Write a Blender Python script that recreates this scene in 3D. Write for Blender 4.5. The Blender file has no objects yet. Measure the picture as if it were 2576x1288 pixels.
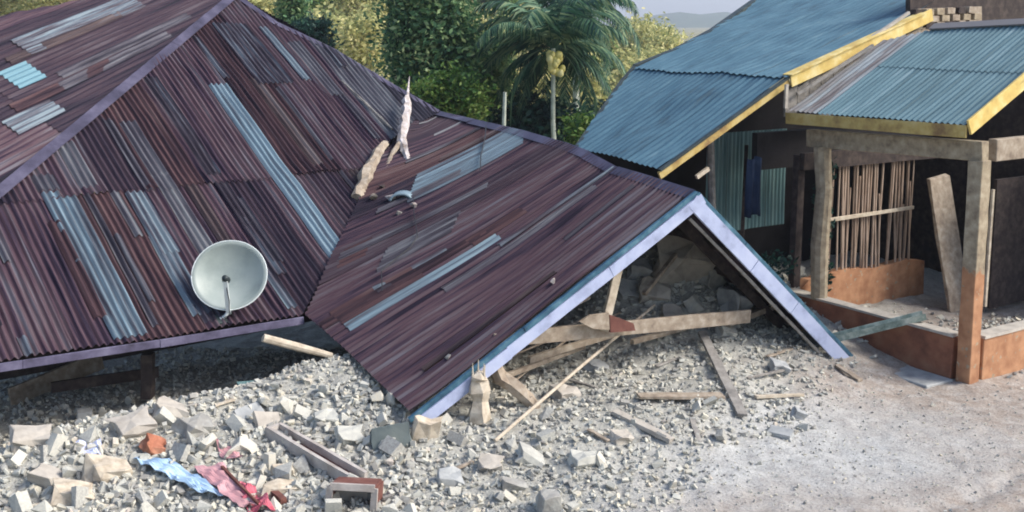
import bpy, bmesh, math, random
from mathutils import Vector, Matrix, noise
R = math.radians
sc = bpy.context.scene
COL = sc.collection

# ------------------------------------------------------------------ camera
CAMZ, PITCH, F, U0, V0 = 4.0, R(8), 2762.0, 1288.0, 448.0
cam = bpy.data.cameras.new('camera'); cam_o = bpy.data.objects.new('camera', cam); COL.objects.link(cam_o)
cam_o.location = (0, 0, CAMZ); cam_o.rotation_euler = (R(90) - PITCH, 0, 0)
cam.sensor_width = 36; cam.lens = 36 * F / 2576; cam.shift_y = -(644 - V0) / 2576
cam.clip_start = .1; cam.clip_end = 9000
sc.camera = cam_o
# ------------------------------------------------------------------ world, sun, exposure
SUN = Vector((.80, -.12, .68)).normalized()
w = bpy.data.worlds.new('World'); sc.world = w; w.use_nodes = True
nt = w.node_tree; nt.nodes.clear()
wo = nt.nodes.new('ShaderNodeOutputWorld'); bg = nt.nodes.new('ShaderNodeBackground'); sky = nt.nodes.new('ShaderNodeTexSky')
sky.sky_type = 'NISHITA'; sky.sun_disc = False
sky.sun_elevation = math.asin(SUN.z); sky.sun_rotation = math.atan2(SUN.x, SUN.y)
sky.air_density = 1.0; sky.dust_density = 2.2; sky.ozone_density = 1.2
bg.inputs[1].default_value = .15
nt.links.new(sky.outputs[0], bg.inputs[0]); nt.links.new(bg.outputs[0], wo.inputs[0])
sl = bpy.data.lights.new('sun', 'SUN'); so = bpy.data.objects.new('sun', sl); COL.objects.link(so)
sl.energy = 2.9; sl.angle = R(24); sl.color = (1, .95, .86)
so.rotation_euler = SUN.to_track_quat('Z', 'Y').to_euler(); so.location = (20, -10, 20)
sc.view_settings.view_transform = 'Standard'; sc.view_settings.look = 'None'
sc.view_settings.exposure = .66; sc.view_settings.gamma = 1; sc.view_settings.use_curve_mapping = False
sc.cycles.filter_width = 1.9
sc.render.resolution_x = 1024; sc.render.resolution_y = 512

random.seed(7)
rnd = random.uniform
# ------------------------------------------------------------------ survey helpers (points measured off the photograph)
FW = Vector((0, math.cos(PITCH), -math.sin(PITCH))); UP = Vector((0, math.sin(PITCH), math.cos(PITCH))); RT = Vector((1, 0, 0))
CP = Vector((0, 0, CAMZ))
def ray(u, v): return FW + RT * ((u - U0) / F) + UP * ((V0 - v) / F)
def hitz(u, v, z):
    r = ray(u, v); return CP + r * ((z - CAMZ) / r.z)
def hity(u, v, y):
    r = ray(u, v); return CP + r * (y / r.y)
def hit(u, v, pl):
    p, n = pl; r = ray(u, v); return CP + r * ((p - CP).dot(n) / r.dot(n))
def pix(p):
    q = Vector(p) - CP; d = q.dot(FW); return U0 + F * q.dot(RT) / d, V0 - F * q.dot(UP) / d
def sm(a, b, x):
    t = max(0, min(1, (x - a) / (b - a))); return t * t * (3 - 2 * t)
def bump(x, y, cx, cy, rx, ry): return math.exp(-(((x - cx) / rx) ** 2 + ((y - cy) / ry) ** 2))

# rubble and ground height
def edge_d(x, y):      # + on the rubble side of the line where the rubble thins into dust
    return -((x - .9) * 3.5 - (y - 8.5) * 2.7) / 4.42
def dens(x, y): return sm(-1.5, .5, edge_d(x, y) + .45 * noise.noise(Vector((x * 1.3, y * 1.3, 0)))) ** 1.5
def cav(x, y): return (x + 2.29) * -.642 + (y - 11.95) * .767 + .45   # metres behind the line of the eave
def gh0(x, y):
    h = .26 * sm(8.3, 10.6, y) * sm(-.9, .9, edge_d(x, y))
    h *= 1 - .55 * sm(13.5, 15, y)
    h += 1.0 * bump(x, y, 1.65, 13.6, 1.1, .9)
    h += .75 * bump(x, y, 3.0, 14.6, .9, .8)
    h += .10 * bump(x, y, 2.0, 12.1, 1.3, .6)
    h += .16 * bump(x, y, -1.5, 11.1, .9, .7)
    h += .06 * bump(x, y, -4.2, 9.6, 1.2, .7)
    h += .22 * bump(x, y, 6.6, 13.4, 1.0, .8)
    h -= .50 * sm(-.05, .5, cav(x, y)) * (1 - sm(-1.9, -1.2, x))
    h += .10 * bump(cav(x, y), 0, -.35, 0, .3, 1) * (1 - sm(-1.9, -1.0, x))
    return h
def gh(x, y):
    h = gh0(x, y); d = .25 + .75 * dens(x, y)
    h += .05 * d * noise.noise(Vector((x * 1.6, y * 1.6, 3)))
    h += .035 * d * noise.noise(Vector((x * 5, y * 5, 9)))
    h += .018 * d * noise.noise(Vector((x * 14, y * 14, 5)))
    g = 1 - dens(x, y)
    h += g * (.022 * noise.noise(Vector((x * 2.2 + y, y * 3.5, 8))) + .012 * noise.noise(Vector((x * 9, y * 9, 2))))
    # wheel ruts curving through the dust
    rr_ = math.hypot(x - 1.9, (y - 12.6) * .95)
    for r_ in (4.05, 4.35): h -= g * .028 * math.exp(-((rr_ - r_ - .05 * noise.noise(Vector((x * 2, y * 2, 1)))) / .06) ** 2)
    e = max(sm(9.6, 10.5, abs(x - .5)), sm(20, 21, y), 1 - sm(5.0, 5.8, y))
    return h * (1 - e) - .62 * e
def gp(u, v, lift=0.0):
    r = ray(u, v).normalized(); t = 7.0
    for _ in range(600):
        p = CP + r * t
        if p.z < gh0(p.x, p.y): break
        t += .02
    return p + Vector((0, 0, lift))

# ------------------------------------------------------------------ object helpers
def link(name, me, m=None, parent=None):
    o = bpy.data.objects.new(name, me); COL.objects.link(o)
    if m is not None and not me.materials: me.materials.append(m)
    if parent: o.parent = parent; o.matrix_parent_inverse = parent.matrix_basis.inverted()
    return o
def tag(o, label=None, cat=None, group=None, kind=None):
    for k, v in (('label', label), ('category', cat), ('group', group), ('kind', kind)):
        if v: o[k] = v
    return o
def thing(name, label, cat, loc=(0, 0, 0), group=None):
    o = bpy.data.objects.new(name, None); COL.objects.link(o); o.location = loc; o.empty_display_size = .2
    return tag(o, label, cat, group)
class MB:
    def __init__(s): s.v = []; s.f = []; s.uv = {}
    def add(s, vs, fs):
        n = len(s.v); s.v += [tuple(v) for v in vs]; s.f += [tuple(i + n for i in f) for f in fs]; return s
    def beam(s, A, B, wd, ht, side=None, jit=0, segs=1, upv=(0, 0, 1)):
        A = Vector(A); B = Vector(B); d = (B - A).normalized()
        sd = Vector(side).normalized() if side else d.cross(Vector(upv)).normalized()
        up = sd.cross(d).normalized()
        vs = []; fs = []
        for k in range(segs + 1):
            c = A.lerp(B, k / segs); j = lambda: rnd(-jit, jit)
            for a, b in ((-1, -1), (1, -1), (1, 1), (-1, 1)):
                vs.append(c + sd * (a * wd / 2 + j()) + up * (b * ht / 2 + j()) + d * j() * 2)
        for k in range(segs):
            o = 4 * k
            for i in range(4): fs.append((o + i, o + (i + 1) % 4, o + 4 + (i + 1) % 4, o + 4 + i))
        fs += [(3, 2, 1, 0), tuple(4 * segs + i for i in range(4))]
        return s.add(vs, fs)
    def tube(s, pts, rads, n=8, jit=0):
        pts = [Vector(p) for p in pts]; vs = []; fs = []
        for i, p in enumerate(pts):
            d = (pts[min(i + 1, len(pts) - 1)] - pts[max(i - 1, 0)]).normalized()
            a = d.orthogonal().normalized() if i == 0 else (a - d * a.dot(d)).normalized()
            b = d.cross(a); r = rads[i] if isinstance(rads, (list, tuple)) else rads
            for k in range(n):
                t = 2 * math.pi * k / n; rr = r * (1 + rnd(-jit, jit))
                vs.append(p + (a * math.cos(t) + b * math.sin(t)) * rr)
        for i in range(len(pts) - 1):
            for k in range(n): fs.append((i * n + k, i * n + (k + 1) % n, (i + 1) * n + (k + 1) % n, (i + 1) * n + k))
        fs += [tuple(reversed(range(n))), tuple((len(pts) - 1) * n + k for k in range(n))]
        return s.add(vs, fs)
    def prism(s, poly, ext):
        n = len(poly); ext = Vector(ext); P = [Vector(p) for p in poly]
        vs = P + [p + ext for p in P]
        fs = [tuple(range(n)), tuple(reversed(range(n, 2 * n)))] + [(i, i + n, (i + 1) % n + n, (i + 1) % n) for i in range(n)]
        return s.add(vs, fs)
    def mesh(s, name, smooth=False):
        me = bpy.data.meshes.new(name); me.from_pydata(s.v, [], s.f); me.update()
        if smooth: me.polygons.foreach_set('use_smooth', [True] * len(me.polygons))
        return me
    def build(s, name, m, parent=None, smooth=False, bevel=0):
        me = s.mesh(name, smooth)
        bm = bmesh.new(); bm.from_mesh(me); bmesh.ops.recalc_face_normals(bm, faces=bm.faces)
        if bevel: bmesh.ops.bevel(bm, geom=list(bm.edges), offset=bevel, segments=1, affect='EDGES', clamp_overlap=True)
        bm.to_mesh(me); bm.free()
        return link(name, me, m, parent)
    def prop(s, name, m, label, cat, group=None, smooth=False, bevel=0):
        return tag(s.build(name, m, None, smooth, bevel), label, cat, group)

# ------------------------------------------------------------------ materials
def M(name, cols, scale=3.0, rough=.85, metal=0.0, stretch=(1, 1, 1), uv=False, rand=0.0, bmp=.3, bscale=30, island=False, detail=8, spec=.3, contrast=None, dist=.01, objrand=0.0):
    m = bpy.data.materials.new(name); m.use_nodes = True; n = m.node_tree.nodes; L = m.node_tree.links
    b = n['Principled BSDF']; b.inputs['Roughness'].default_value = rough; b.inputs['Metallic'].default_value = metal
    b.inputs['Specular IOR Level'].default_value = spec
    tc = n.new('ShaderNodeTexCoord'); mp = n.new('ShaderNodeMapping'); mp.inputs['Scale'].default_value = stretch
    L.new(tc.outputs['UV' if uv else 'Object'], mp.inputs[0])
    t = n.new('ShaderNodeTexNoise'); t.inputs['Scale'].default_value = scale; t.inputs['Detail'].default_value = detail; t.inputs['Roughness'].default_value = .62
    L.new(mp.outputs[0], t.inputs[0])
    fac = t.outputs[0]
    if objrand or island:
        src = n.new('ShaderNodeNewGeometry').outputs['Random Per Island'] if island else n.new('ShaderNodeObjectInfo').outputs['Random']
        ma = n.new('ShaderNodeMath'); ma.operation = 'MULTIPLY_ADD'; L.new(src, ma.inputs[0])
        k = objrand or .6
        ma.inputs[1].default_value = k; 
        mb = n.new('ShaderNodeMath'); mb.operation = 'SUBTRACT'; L.new(fac, mb.inputs[0]); mb.inputs[1].default_value = k / 2
        L.new(mb.outputs[0], ma.inputs[2]); fac = ma.outputs[0]
        if uv:   # each sheet gets its own piece of the pattern
            va = n.new('ShaderNodeVectorMath'); va.operation = 'ADD'; L.new(mp.outputs[0], va.inputs[0])
            vm = n.new('ShaderNodeMath'); vm.operation = 'MULTIPLY'; L.new(src, vm.inputs[0]); vm.inputs[1].default_value = 57.0
            L.new(vm.outputs[0], va.inputs[1]); L.new(va.outputs[0], t.inputs[0])
    r = n.new('ShaderNodeValToRGB'); L.new(fac, r.inputs[0]); e = r.color_ramp.elements
    lo, hi = contrast or (.3, .7)
    for i, c in enumerate(cols):
        p = lo + (hi - lo) * i / max(1, len(cols) - 1)
        el = e[i] if i < 2 else e.new(p)
        el.position = p; el.color = (*c, 1)
    for i, c in enumerate(cols):
        pass
    L.new(r.outputs[0], b.inputs['Base Color'])
    if bmp:
        t2 = n.new('ShaderNodeTexNoise'); t2.inputs['Scale'].default_value = bscale; t2.inputs['Detail'].default_value = 5
        L.new(mp.outputs[0], t2.inputs[0]); bn = n.new('ShaderNodeBump'); bn.inputs['Strength'].default_value = bmp; bn.inputs['Distance'].default_value = dist
        L.new(t2.outputs[0], bn.inputs['Height']); L.new(bn.outputs[0], b.inputs['Normal'])
    return m
# corrugated iron in its states of weathering (UV in metres: x across the ribs, y down the slope)
ST = (9, .55, 1)
CT = (.34, .66)
ST = (10, .32, 1)
RD = [
 M('rusty_iron_purple', [(.014, .010, .022), (.042, .028, .046), (.078, .046, .060), (.10, .074, .088), (.125, .115, .14)], 1.6, .7, .1, ST, True, objrand=.12, bmp=.25, bscale=9, contrast=CT, spec=.15),
 M('rusty_iron_dark', [(.012, .011, .020), (.030, .022, .036), (.052, .034, .046), (.08, .065, .08)], 1.6, .7, .1, ST, True, objrand=.12, bmp=.25, bscale=9, contrast=CT, spec=.15),
 M('rusty_iron_red', [(.018, .012, .020), (.048, .028, .036), (.082, .045, .050), (.11, .072, .075)], 1.8, .75, .1, ST, True, objrand=.15, bmp=.25, bscale=9, contrast=CT, spec=.15),
 M('rusty_iron_brown', [(.020, .015, .022), (.055, .040, .045), (.088, .064, .066), (.13, .112, .12)], 1.8, .75, .1, ST, True, objrand=.15, bmp=.25, bscale=9, contrast=CT, spec=.15),
 M('weathered_iron_grey', [(.022, .020, .030), (.058, .052, .068), (.098, .096, .115), (.16, .165, .18)], 2.2, .6, .15, ST, True, objrand=.2, bmp=.2, bscale=9, contrast=CT, spec=.2)]
GAL = M('galvanised_iron_pale', [(.05, .045, .06), (.10, .125, .155), (.15, .215, .265), (.23, .31, .36)], 2.0, .5, .15, ST, True, objrand=.15, bmp=.15, bscale=9, contrast=(.32, .66), spec=.25)
GALR = M('galvanised_iron_patchy', [(.028, .022, .032), (.06, .05, .065), (.105, .12, .15), (.17, .215, .25)], 2.6, .6, .15, ST, True, objrand=.2, bmp=.15, bscale=9, contrast=(.36, .64), spec=.2)
TURQ = M('turquoise_sheet', [(.10, .20, .25), (.15, .28, .34)], 2, .5, .1, ST, True)
BLUE = M('blue_painted_roofing', [(.045, .08, .105), (.062, .13, .18), (.08, .165, .22), (.13, .215, .26)], 2.2, .6, .0, (4, .9, 1), True, objrand=.15, bmp=.25, bscale=5, contrast=(.22, .78), dist=.03)
BLUE2 = M('blue_porch_roofing', [(.05, .095, .11), (.095, .17, .20), (.135, .23, .265), (.26, .34, .37)], 2.2, .6, .0, (8, .4, 1), True, objrand=.12, bmp=.2, bscale=8, contrast=(.25, .8))
BLUEG = M('faded_porch_roofing', [(.13, .11, .11), (.22, .21, .21), (.29, .33, .35), (.36, .36, .37)], 1.8, .6, .1, (6, .6, 1), True, objrand=.1, bmp=.2, bscale=8)
CAP = M('ridge_flashing_violet', [(.04, .036, .06), (.075, .068, .11), (.13, .12, .18)], 3, .5, .2, (1, 1, 1), bmp=.2)
FASV = M('violet_fascia_paint', [(.04, .036, .06), (.10, .09, .15), (.17, .16, .24)], 4, .6, bmp=.15)
FASW = M('pale_blue_fascia_paint', [(.16, .18, .26), (.32, .36, .52), (.40, .45, .63), (.44, .49, .66)], 4, .6, bmp=.2, contrast=(.27, .6))
TEAL = M('teal_edge_flashing', [(.03, .06, .11), (.06, .15, .22), (.14, .26, .34)], 5, .45, .3)
YEL = M('yellow_fascia_paint', [(.50, .33, .10), (.66, .49, .16), (.78, .66, .34)], 5, .6, bmp=.15)
YELD = M('shaded_yellow_fascia', [(.22, .13, .06), (.48, .35, .12), (.58, .48, .24)], 4, .7, bmp=.2)  # darker copy of the yellow, with shade painted into the boards
WOOD = M('dusty_timber', [(.20, .155, .12), (.33, .27, .21), (.46, .40, .33)], 2.5, .9, stretch=(4, 4, 4), bmp=.35)
WOODL = M('pale_timber', [(.34, .28, .21), (.50, .43, .34), (.62, .56, .46)], 3, .9, stretch=(4, 4, 4), bmp=.35)
WOODD = M('old_shaded_timber', [(.028, .022, .024), (.052, .040, .038), (.09, .07, .062)], 2.5, .9, stretch=(4, 4, 4), bmp=.35)  # dark timber, lowered further to paint the shade inside the houses
POSTW = M('tan_weathered_post', [(.19, .15, .11), (.33, .27, .19), (.45, .38, .28)], 2.5, .9, stretch=(4, 4, 4), bmp=.35)
WOODG = M('greyed_timber', [(.16, .15, .14), (.27, .25, .23), (.36, .34, .31)], 2.5, .9, stretch=(4, 4, 4), bmp=.35)
BAMB = M('split_bamboo', [(.18, .13, .10), (.30, .22, .17), (.40, .31, .25)], 4, .8, stretch=(4, 4, 1), bmp=.2, objrand=.35)
BARK = M('bark', [(.22, .20, .17), (.34, .32, .28), (.48, .46, .41)], 5, .9, bmp=.5)
PBARK = M('pale_palm_bark', [(.34, .38, .32), (.5, .54, .46), (.64, .66, .58)], 5, .9, bmp=.4)
PALE_BARK = M('splintered_pale_wood', [(.24, .19, .16), (.45, .40, .38), (.68, .64, .66)], 7, .9, bmp=.5)
STONE = M('coral_stone', [(.28, .27, .25), (.38, .375, .345), (.45, .45, .41), (.52, .51, .455), (.56, .52, .42), (.44, .39, .35)], 9, .95, island=True, bmp=.5, bscale=25, contrast=(.22, .9))
STONE_O = M('rubble_stone', [(.29, .28, .26), (.39, .385, .355), (.47, .465, .42), (.54, .52, .46), (.59, .53, .42)], 9, .95, objrand=.6, bmp=.5, bscale=25, contrast=(.2, .9))
CONC = M('grey_concrete', [(.24, .25, .26), (.36, .37, .37), (.46, .46, .45)], 6, .95, bmp=.4)
SLATE = M('dark_grey_green_block', [(.075, .095, .10), (.12, .145, .145), (.16, .18, .17)], 3, .9, bmp=.3)
ORNG = M('orange_plaster', [(.30, .14, .075), (.44, .20, .10), (.56, .32, .18)], 4, .9, bmp=.3, bscale=12)
ORNGD = M('shaded_orange_plaster', [(.14, .06, .04), (.24, .10, .06), (.30, .15, .09)], 4, .9, bmp=.3, bscale=12)  # the orange plaster darkened, painting shade on the wall facing away from the sun
CEM = M('pale_cement_cap', [(.30, .27, .235), (.42, .385, .34), (.50, .46, .40)], 6, .9, bmp=.3)
TEALW = M('teal_iron_wall', [(.09, .18, .20), (.15, .27, .29), (.22, .34, .35)], 2, .6, .1, (6, 1, .5), bmp=.2)
DISH = M('dish_grey_paint', [(.22, .26, .25), (.30, .345, .33), (.35, .39, .375)], 2.5, .4, bmp=.05)
DISHW = M('dish_white_metal', [(.6, .66, .66), (.72, .76, .76)], 4, .4, bmp=.05)
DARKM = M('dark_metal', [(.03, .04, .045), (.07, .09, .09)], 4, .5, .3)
GUTT = M('galvanised_gutter', [(.10, .15, .14), (.25, .32, .30), (.5, .55, .52)], 9, .5, .4, bmp=.2)
BTARP = M('pale_blue_sheet', [(.28, .42, .58), (.45, .60, .76), (.58, .70, .82)], 3, .6, bmp=.3)
PINK = M('dusty_pink_cloth', [(.38, .24, .25), (.52, .27, .29), (.60, .36, .38)], 3, .9, bmp=.4)
REDC = M('red_cloth', [(.50, .10, .14), (.66, .20, .25)], 3, .8, bmp=.4)
LILAC = M('white_lilac_rag', [(.5, .52, .7), (.66, .70, .88)], 3, .8, bmp=.4)
BLUC = M('dark_blue_cloth', [(.008, .018, .05), (.015, .035, .085)], 3, .8, bmp=.3)
BRICK = M('red_clay', [(.22, .08, .05), (.38, .15, .09), (.5, .26, .17)], 6, .9, bmp=.4)
BLK = M('shade_black_wall', [(.012, .011, .013), (.03, .027, .03)], 3, .95)  # near-black colour painted in for the shade inside the house
MAROON = M('maroon_timber', [(.09, .035, .03), (.17, .07, .055), (.22, .12, .10)], 4, .8, bmp=.3)
FRAMEW = M('chalky_frame_paint', [(.30, .26, .23), (.43, .39, .36), (.54, .50, .46)], 6, .85, bmp=.3)
WIRE = M('black_cable', [(.015, .015, .02), (.03, .03, .035)], 3, .5, bmp=0)
NUT = M('yellow_coconut', [(.40, .38, .10), (.62, .54, .18), (.68, .62, .30)], 4, .5, objrand=.3, bmp=.1)
def leafmat(name, cols, sc_=.6, con=(.2, .8), tr=.25):
    m = M(name, cols, sc_, .6, island=True, bmp=0, detail=3, contrast=con)
    n = m.node_tree.nodes; L = m.node_tree.links; b = n['Principled BSDF']; out = n['Material Output']
    t = n.new('ShaderNodeBsdfTranslucent'); mx = n.new('ShaderNodeMixShader'); mx.inputs[0].default_value = tr
    r = [x for x in n if x.type == 'VALTORGB'][0]; L.new(r.outputs[0], t.inputs[0])
    L.new(b.outputs[0], mx.inputs[1]); L.new(t.outputs[0], mx.inputs[2]); L.new(mx.outputs[0], out.inputs[0])
    return m
LEAF = leafmat('dense_green_leaves', [(.04, .10, .06), (.09, .20, .10), (.17, .30, .13), (.36, .44, .22)], .7, (.2, .8), .4)
LEAFB = leafmat('bright_green_leaves', [(.02, .06, .02), (.05, .13, .025), (.11, .20, .04), (.2, .26, .07)], .8)
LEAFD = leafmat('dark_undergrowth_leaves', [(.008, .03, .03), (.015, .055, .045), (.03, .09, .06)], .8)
LEAFY = leafmat('yellow_green_leaves', [(.20, .24, .10), (.45, .46, .19), (.68, .63, .28), (.78, .68, .38)], .25, (.15, .85), .4)
PALM = leafmat('palm_leaflets', [(.018, .06, .05), (.045, .12, .08), (.10, .20, .12), (.24, .32, .18)], .9, (.2, .8), .35)
def ground_mat():
    m = bpy.data.materials.new('dusty_ground'); m.use_nodes = True; n = m.node_tree.nodes; L = m.node_tree.links
    b = n['Principled BSDF']; b.inputs['Roughness'].default_value = .95; b.inputs['Specular IOR Level'].default_value = .15
    tc = n.new('ShaderNodeTexCoord')
    def nz(s, d, rgh=.6, mp=None):
        t = n.new('ShaderNodeTexNoise'); t.inputs['Scale'].default_value = s; t.inputs['Detail'].default_value = d; t.inputs['Roughness'].default_value = rgh
        L.new(mp or tc.outputs['Object'], t.inputs[0]); return t.outputs[0]
    def ramp(f, st):
        r = n.new('ShaderNodeValToRGB'); L.new(f, r.inputs[0]); e = r.color_ramp.elements
        for i, (p, c) in enumerate(st):
            el = e[i] if i < 2 else e.new(p); el.position = p; el.color = (*c, 1)
        return r.outputs[0]
    def mix(f, a, c):
        x = n.new('ShaderNodeMix'); x.data_type = 'RGBA'; L.new(f, x.inputs[0]); L.new(a, x.inputs[6]); L.new(c, x.inputs[7]); return x.outputs[2]
    soil = ramp(nz(9, 8), [(.3, (.32, .31, .28)), (.5, (.43, .42, .38)), (.7, (.52, .51, .46))])
    dust = ramp(nz(7, 8), [(.3, (.37, .36, .35)), (.5, (.47, .47, .46)), (.7, (.55, .55, .535))])
    dirt = ramp(nz(5, 10, .7), [(.3, (.27, .215, .18)), (.48, (.37, .32, .28)), (.62, (.45, .41, .375)), (.75, (.51, .48, .45))])
    # crushed plaster lies thick in a pool in front of the gable and thins out over the brown earth
    sep = n.new('ShaderNodeSeparateXYZ'); L.new(tc.outputs['Object'], sep.inputs[0])
    def ma(op, a, b_):
        x = n.new('ShaderNodeMath'); x.operation = op
        for i, q in enumerate((a, b_)):
            if isinstance(q, (int, float)): x.inputs[i].default_value = q
            else: L.new(q, x.inputs[i])
        return x.outputs[0]
    dx = ma('DIVIDE', ma('SUBTRACT', sep.outputs[0], 1.9), 2.5); dy = ma('DIVIDE', ma('SUBTRACT', sep.outputs[1], 10.1), 1.25)
    sk = ma('ADD', dx, ma('MULTIPLY', dy, .0)); rr = ma('ADD', ma('MULTIPLY', sk, sk), ma('MULTIPLY', dy, dy))
    rr = ma('ADD', rr, ma('MULTIPLY', ma('SUBTRACT', nz(1.4, 6), .5), 2.0))
    mr = n.new('ShaderNodeMapRange'); mr.inputs[1].default_value = .3; mr.inputs[2].default_value = 1.9; L.new(rr, mr.inputs[0])
    left = n.new('ShaderNodeMapRange'); left.inputs[1].default_value = 0.6; left.inputs[2].default_value = 1.8; L.new(sep.outputs[0], left.inputs[0])
    f = ma('MULTIPLY', mr.outputs[0], left.outputs[0])
    c = mix(f, dust, dirt)
    # soil shows between the stones where the rubble lies (left of a slanting line)
    ed = ma('SUBTRACT', ma('MULTIPLY', ma('SUBTRACT', sep.outputs[1], 8.5), .611), ma('MULTIPLY', ma('SUBTRACT', sep.outputs[0], .9), .792))
    ed = ma('ADD', ed, ma('MULTIPLY', ma('SUBTRACT', nz(2.2, 6), .5), 1.6))
    er = n.new('ShaderNodeMapRange'); er.inputs[1].default_value = -.25; er.inputs[2].default_value = .7; L.new(ed, er.inputs[0])
    c = mix(er.outputs[0], c, soil)
    grit = ramp(nz(45, 4, .7), [(.36, (.45, .45, .45)), (.52, (1, 1, 1)), (.7, (1.12, 1.12, 1.1))])
    mm = n.new('ShaderNodeMix'); mm.data_type = 'RGBA'; mm.blend_type = 'MULTIPLY'; mm.inputs[0].default_value = .55; L.new(c, mm.inputs[6]); L.new(grit, mm.inputs[7])
    L.new(mm.outputs[2], b.inputs['Base Color'])
    bn = n.new('ShaderNodeBump'); bn.inputs['Strength'].default_value = .7; bn.inputs['Distance'].default_value = .03
    L.new(nz(28, 9, .7), bn.inputs['Height']); L.new(bn.outputs[0], b.inputs['Normal'])
    return m
GROUND = ground_mat()
def paint_line(name, upper, lower, z, ragged=.12, top=None):
    """plaster painted up to a ragged line; the bare material shows through chips"""
    m = upper.copy(); m.name = name; n = m.node_tree.nodes; L = m.node_tree.links; b = n['Principled BSDF']
    src = b.inputs['Base Color'].links[0].from_socket
    tc = [x for x in n if x.type == 'TEX_COORD'][0]; sp_ = n.new('ShaderNodeSeparateXYZ'); L.new(tc.outputs['Object'], sp_.inputs[0])
    t = n.new('ShaderNodeTexNoise'); t.inputs['Scale'].default_value = 7; t.inputs['Detail'].default_value = 6; L.new(tc.outputs['Object'], t.inputs[0])
    r = n.new('ShaderNodeValToRGB'); e = r.color_ramp.elements; e[0].position = .3; e[0].color = (*lower[0], 1); e[1].position = .7; e[1].color = (*lower[2], 1); L.new(t.outputs[0], r.inputs[0])
    a = n.new('ShaderNodeMath'); a.operation = 'MULTIPLY_ADD'; L.new(t.outputs[0], a.inputs[0]); a.inputs[1].default_value = ragged * 4; L.new(sp_.outputs[2], a.inputs[2])
    mr = n.new('ShaderNodeMapRange'); mr.inputs[1].default_value = z + ragged * 2 - .02; mr.inputs[2].default_value = z + ragged * 2 + .02; L.new(a.outputs[0], mr.inputs[0])
    t3 = n.new('ShaderNodeTexNoise'); t3.inputs['Scale'].default_value = 16; t3.inputs['Detail'].default_value = 4; L.new(tc.outputs['Object'], t3.inputs[0])
    ch = n.new('ShaderNodeMapRange'); ch.inputs[1].default_value = .64; ch.inputs[2].default_value = .67; L.new(t3.outputs[0], ch.inputs[0])
    mxm = n.new('ShaderNodeMath'); mxm.operation = 'MAXIMUM'; L.new(mr.outputs[0], mxm.inputs[0]); L.new(ch.outputs[0], mxm.inputs[1])
    x = n.new('ShaderNodeMix'); x.data_type = 'RGBA'; L.new(mxm.outputs[0], x.inputs[0]); L.new(r.outputs[0], x.inputs[6]); L.new(src, x.inputs[7]); L.new(x.outputs[2], b.inputs['Base Color'])
    return m
OC = [(.30, .14, .075), (.44, .20, .10), (.50, .27, .15)]
PPOST = paint_line('painted_plaster_post', POSTW, OC, 1.27)
ORNG = paint_line('chipped_orange_plaster', POSTW, OC, 9)

EARTH = M('earth', [(.16, .15, .09), (.24, .23, .13), (.32, .29, .17)], .05, .95, bmp=0)
HILLM = M('wooded_hill', [(.02, .05, .03), (.05, .09, .05), (.09, .13, .07)], .03, .95, bmp=0)

# ------------------------------------------------------------------ ground
NX, NY = 480, 340; X0, X1, Y0, Y1 = -10.5, 11.5, 5.0, 21.0
vs = []; 
for j in range(NY + 1):
    y = Y0 + (Y1 - Y0) * j / NY
    for i in range(NX + 1):
        x = X0 + (X1 - X0) * i / NX; vs.append((x, y, gh(x, y)))
fs = [(j * (NX + 1) + i, j * (NX + 1) + i + 1, (j + 1) * (NX + 1) + i + 1, (j + 1) * (NX + 1) + i) for j in range(NY) for i in range(NX)]
mb = MB(); mb.v = vs; mb.f = fs
tag(link('ground', mb.mesh('ground', True), GROUND), kind='structure')
mb = MB(); mb.add([(-3000, -300, -.6), (3000, -300, -.6), (3000, 4000, -.6), (-3000, 4000, -.6)], [(0, 1, 2, 3)])
tag(mb.build('terrain', EARTH), kind='structure')

# ------------------------------------------------------------------ corrugated sheets
def make_sheet(name, parent, m, pos, lohi, a0, a1, b0, b1, nrm, pitch=.076, amp=.011, row=.3, lift=0.0, curl=None):
    sub = 6; curl = rnd(0, .022) if curl is None else curl; skew = rnd(-.5, .5); st = pitch / sub
    k0 = math.floor(a0 / st); k1 = math.ceil(a1 / st)
    cols = []
    for k in range(k0, k1 + 1):
        a = min(max(k * st, a0), a1); lh = lohi(a)
        if lh is None: cols.append(None); continue
        lo, hi = max(b0, lh[0]), min(b1, lh[1])
        cols.append((a, lo, hi) if hi - lo > .02 else None)
    if sum(c is not None for c in cols) < 3: return None
    L = max(c[2] - c[1] for c in cols if c); nr = max(3, int(L / row))
    vs, fs, uv = [], [], []; prev = None
    for c in cols:
        if c is None: prev = None; continue
        a, lo, hi = c; base = len(vs)
        off = amp * math.cos(2 * math.pi * a / pitch) + lift
        for r in range(nr + 1):
            b = lo + (hi - lo) * r / nr
            p, n = pos(a, b), nrm(a, b)
            cl = curl * max(0, 1 - (b - lo) / .4) ** 2 * (1 + skew * (a - a0) / max(.1, a1 - a0))
            vs.append(p + n * (off + cl)); uv.append((a, b))
        if prev is not None:
            for r in range(nr): fs.append((prev + r, base + r, base + r + 1, prev + r + 1))
        prev = base
    if not fs: return None
    me = bpy.data.meshes.new(name); me.from_pydata(vs, [], fs)
    ul = me.uv_layers.new(name='UV')
    for lp in me.loops: ul.data[lp.index].uv = uv[lp.vertex_index]
    me.polygons.foreach_set('use_smooth', [True] * len(me.polygons)); me.update()
    return link(name, me, m, parent)

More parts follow.
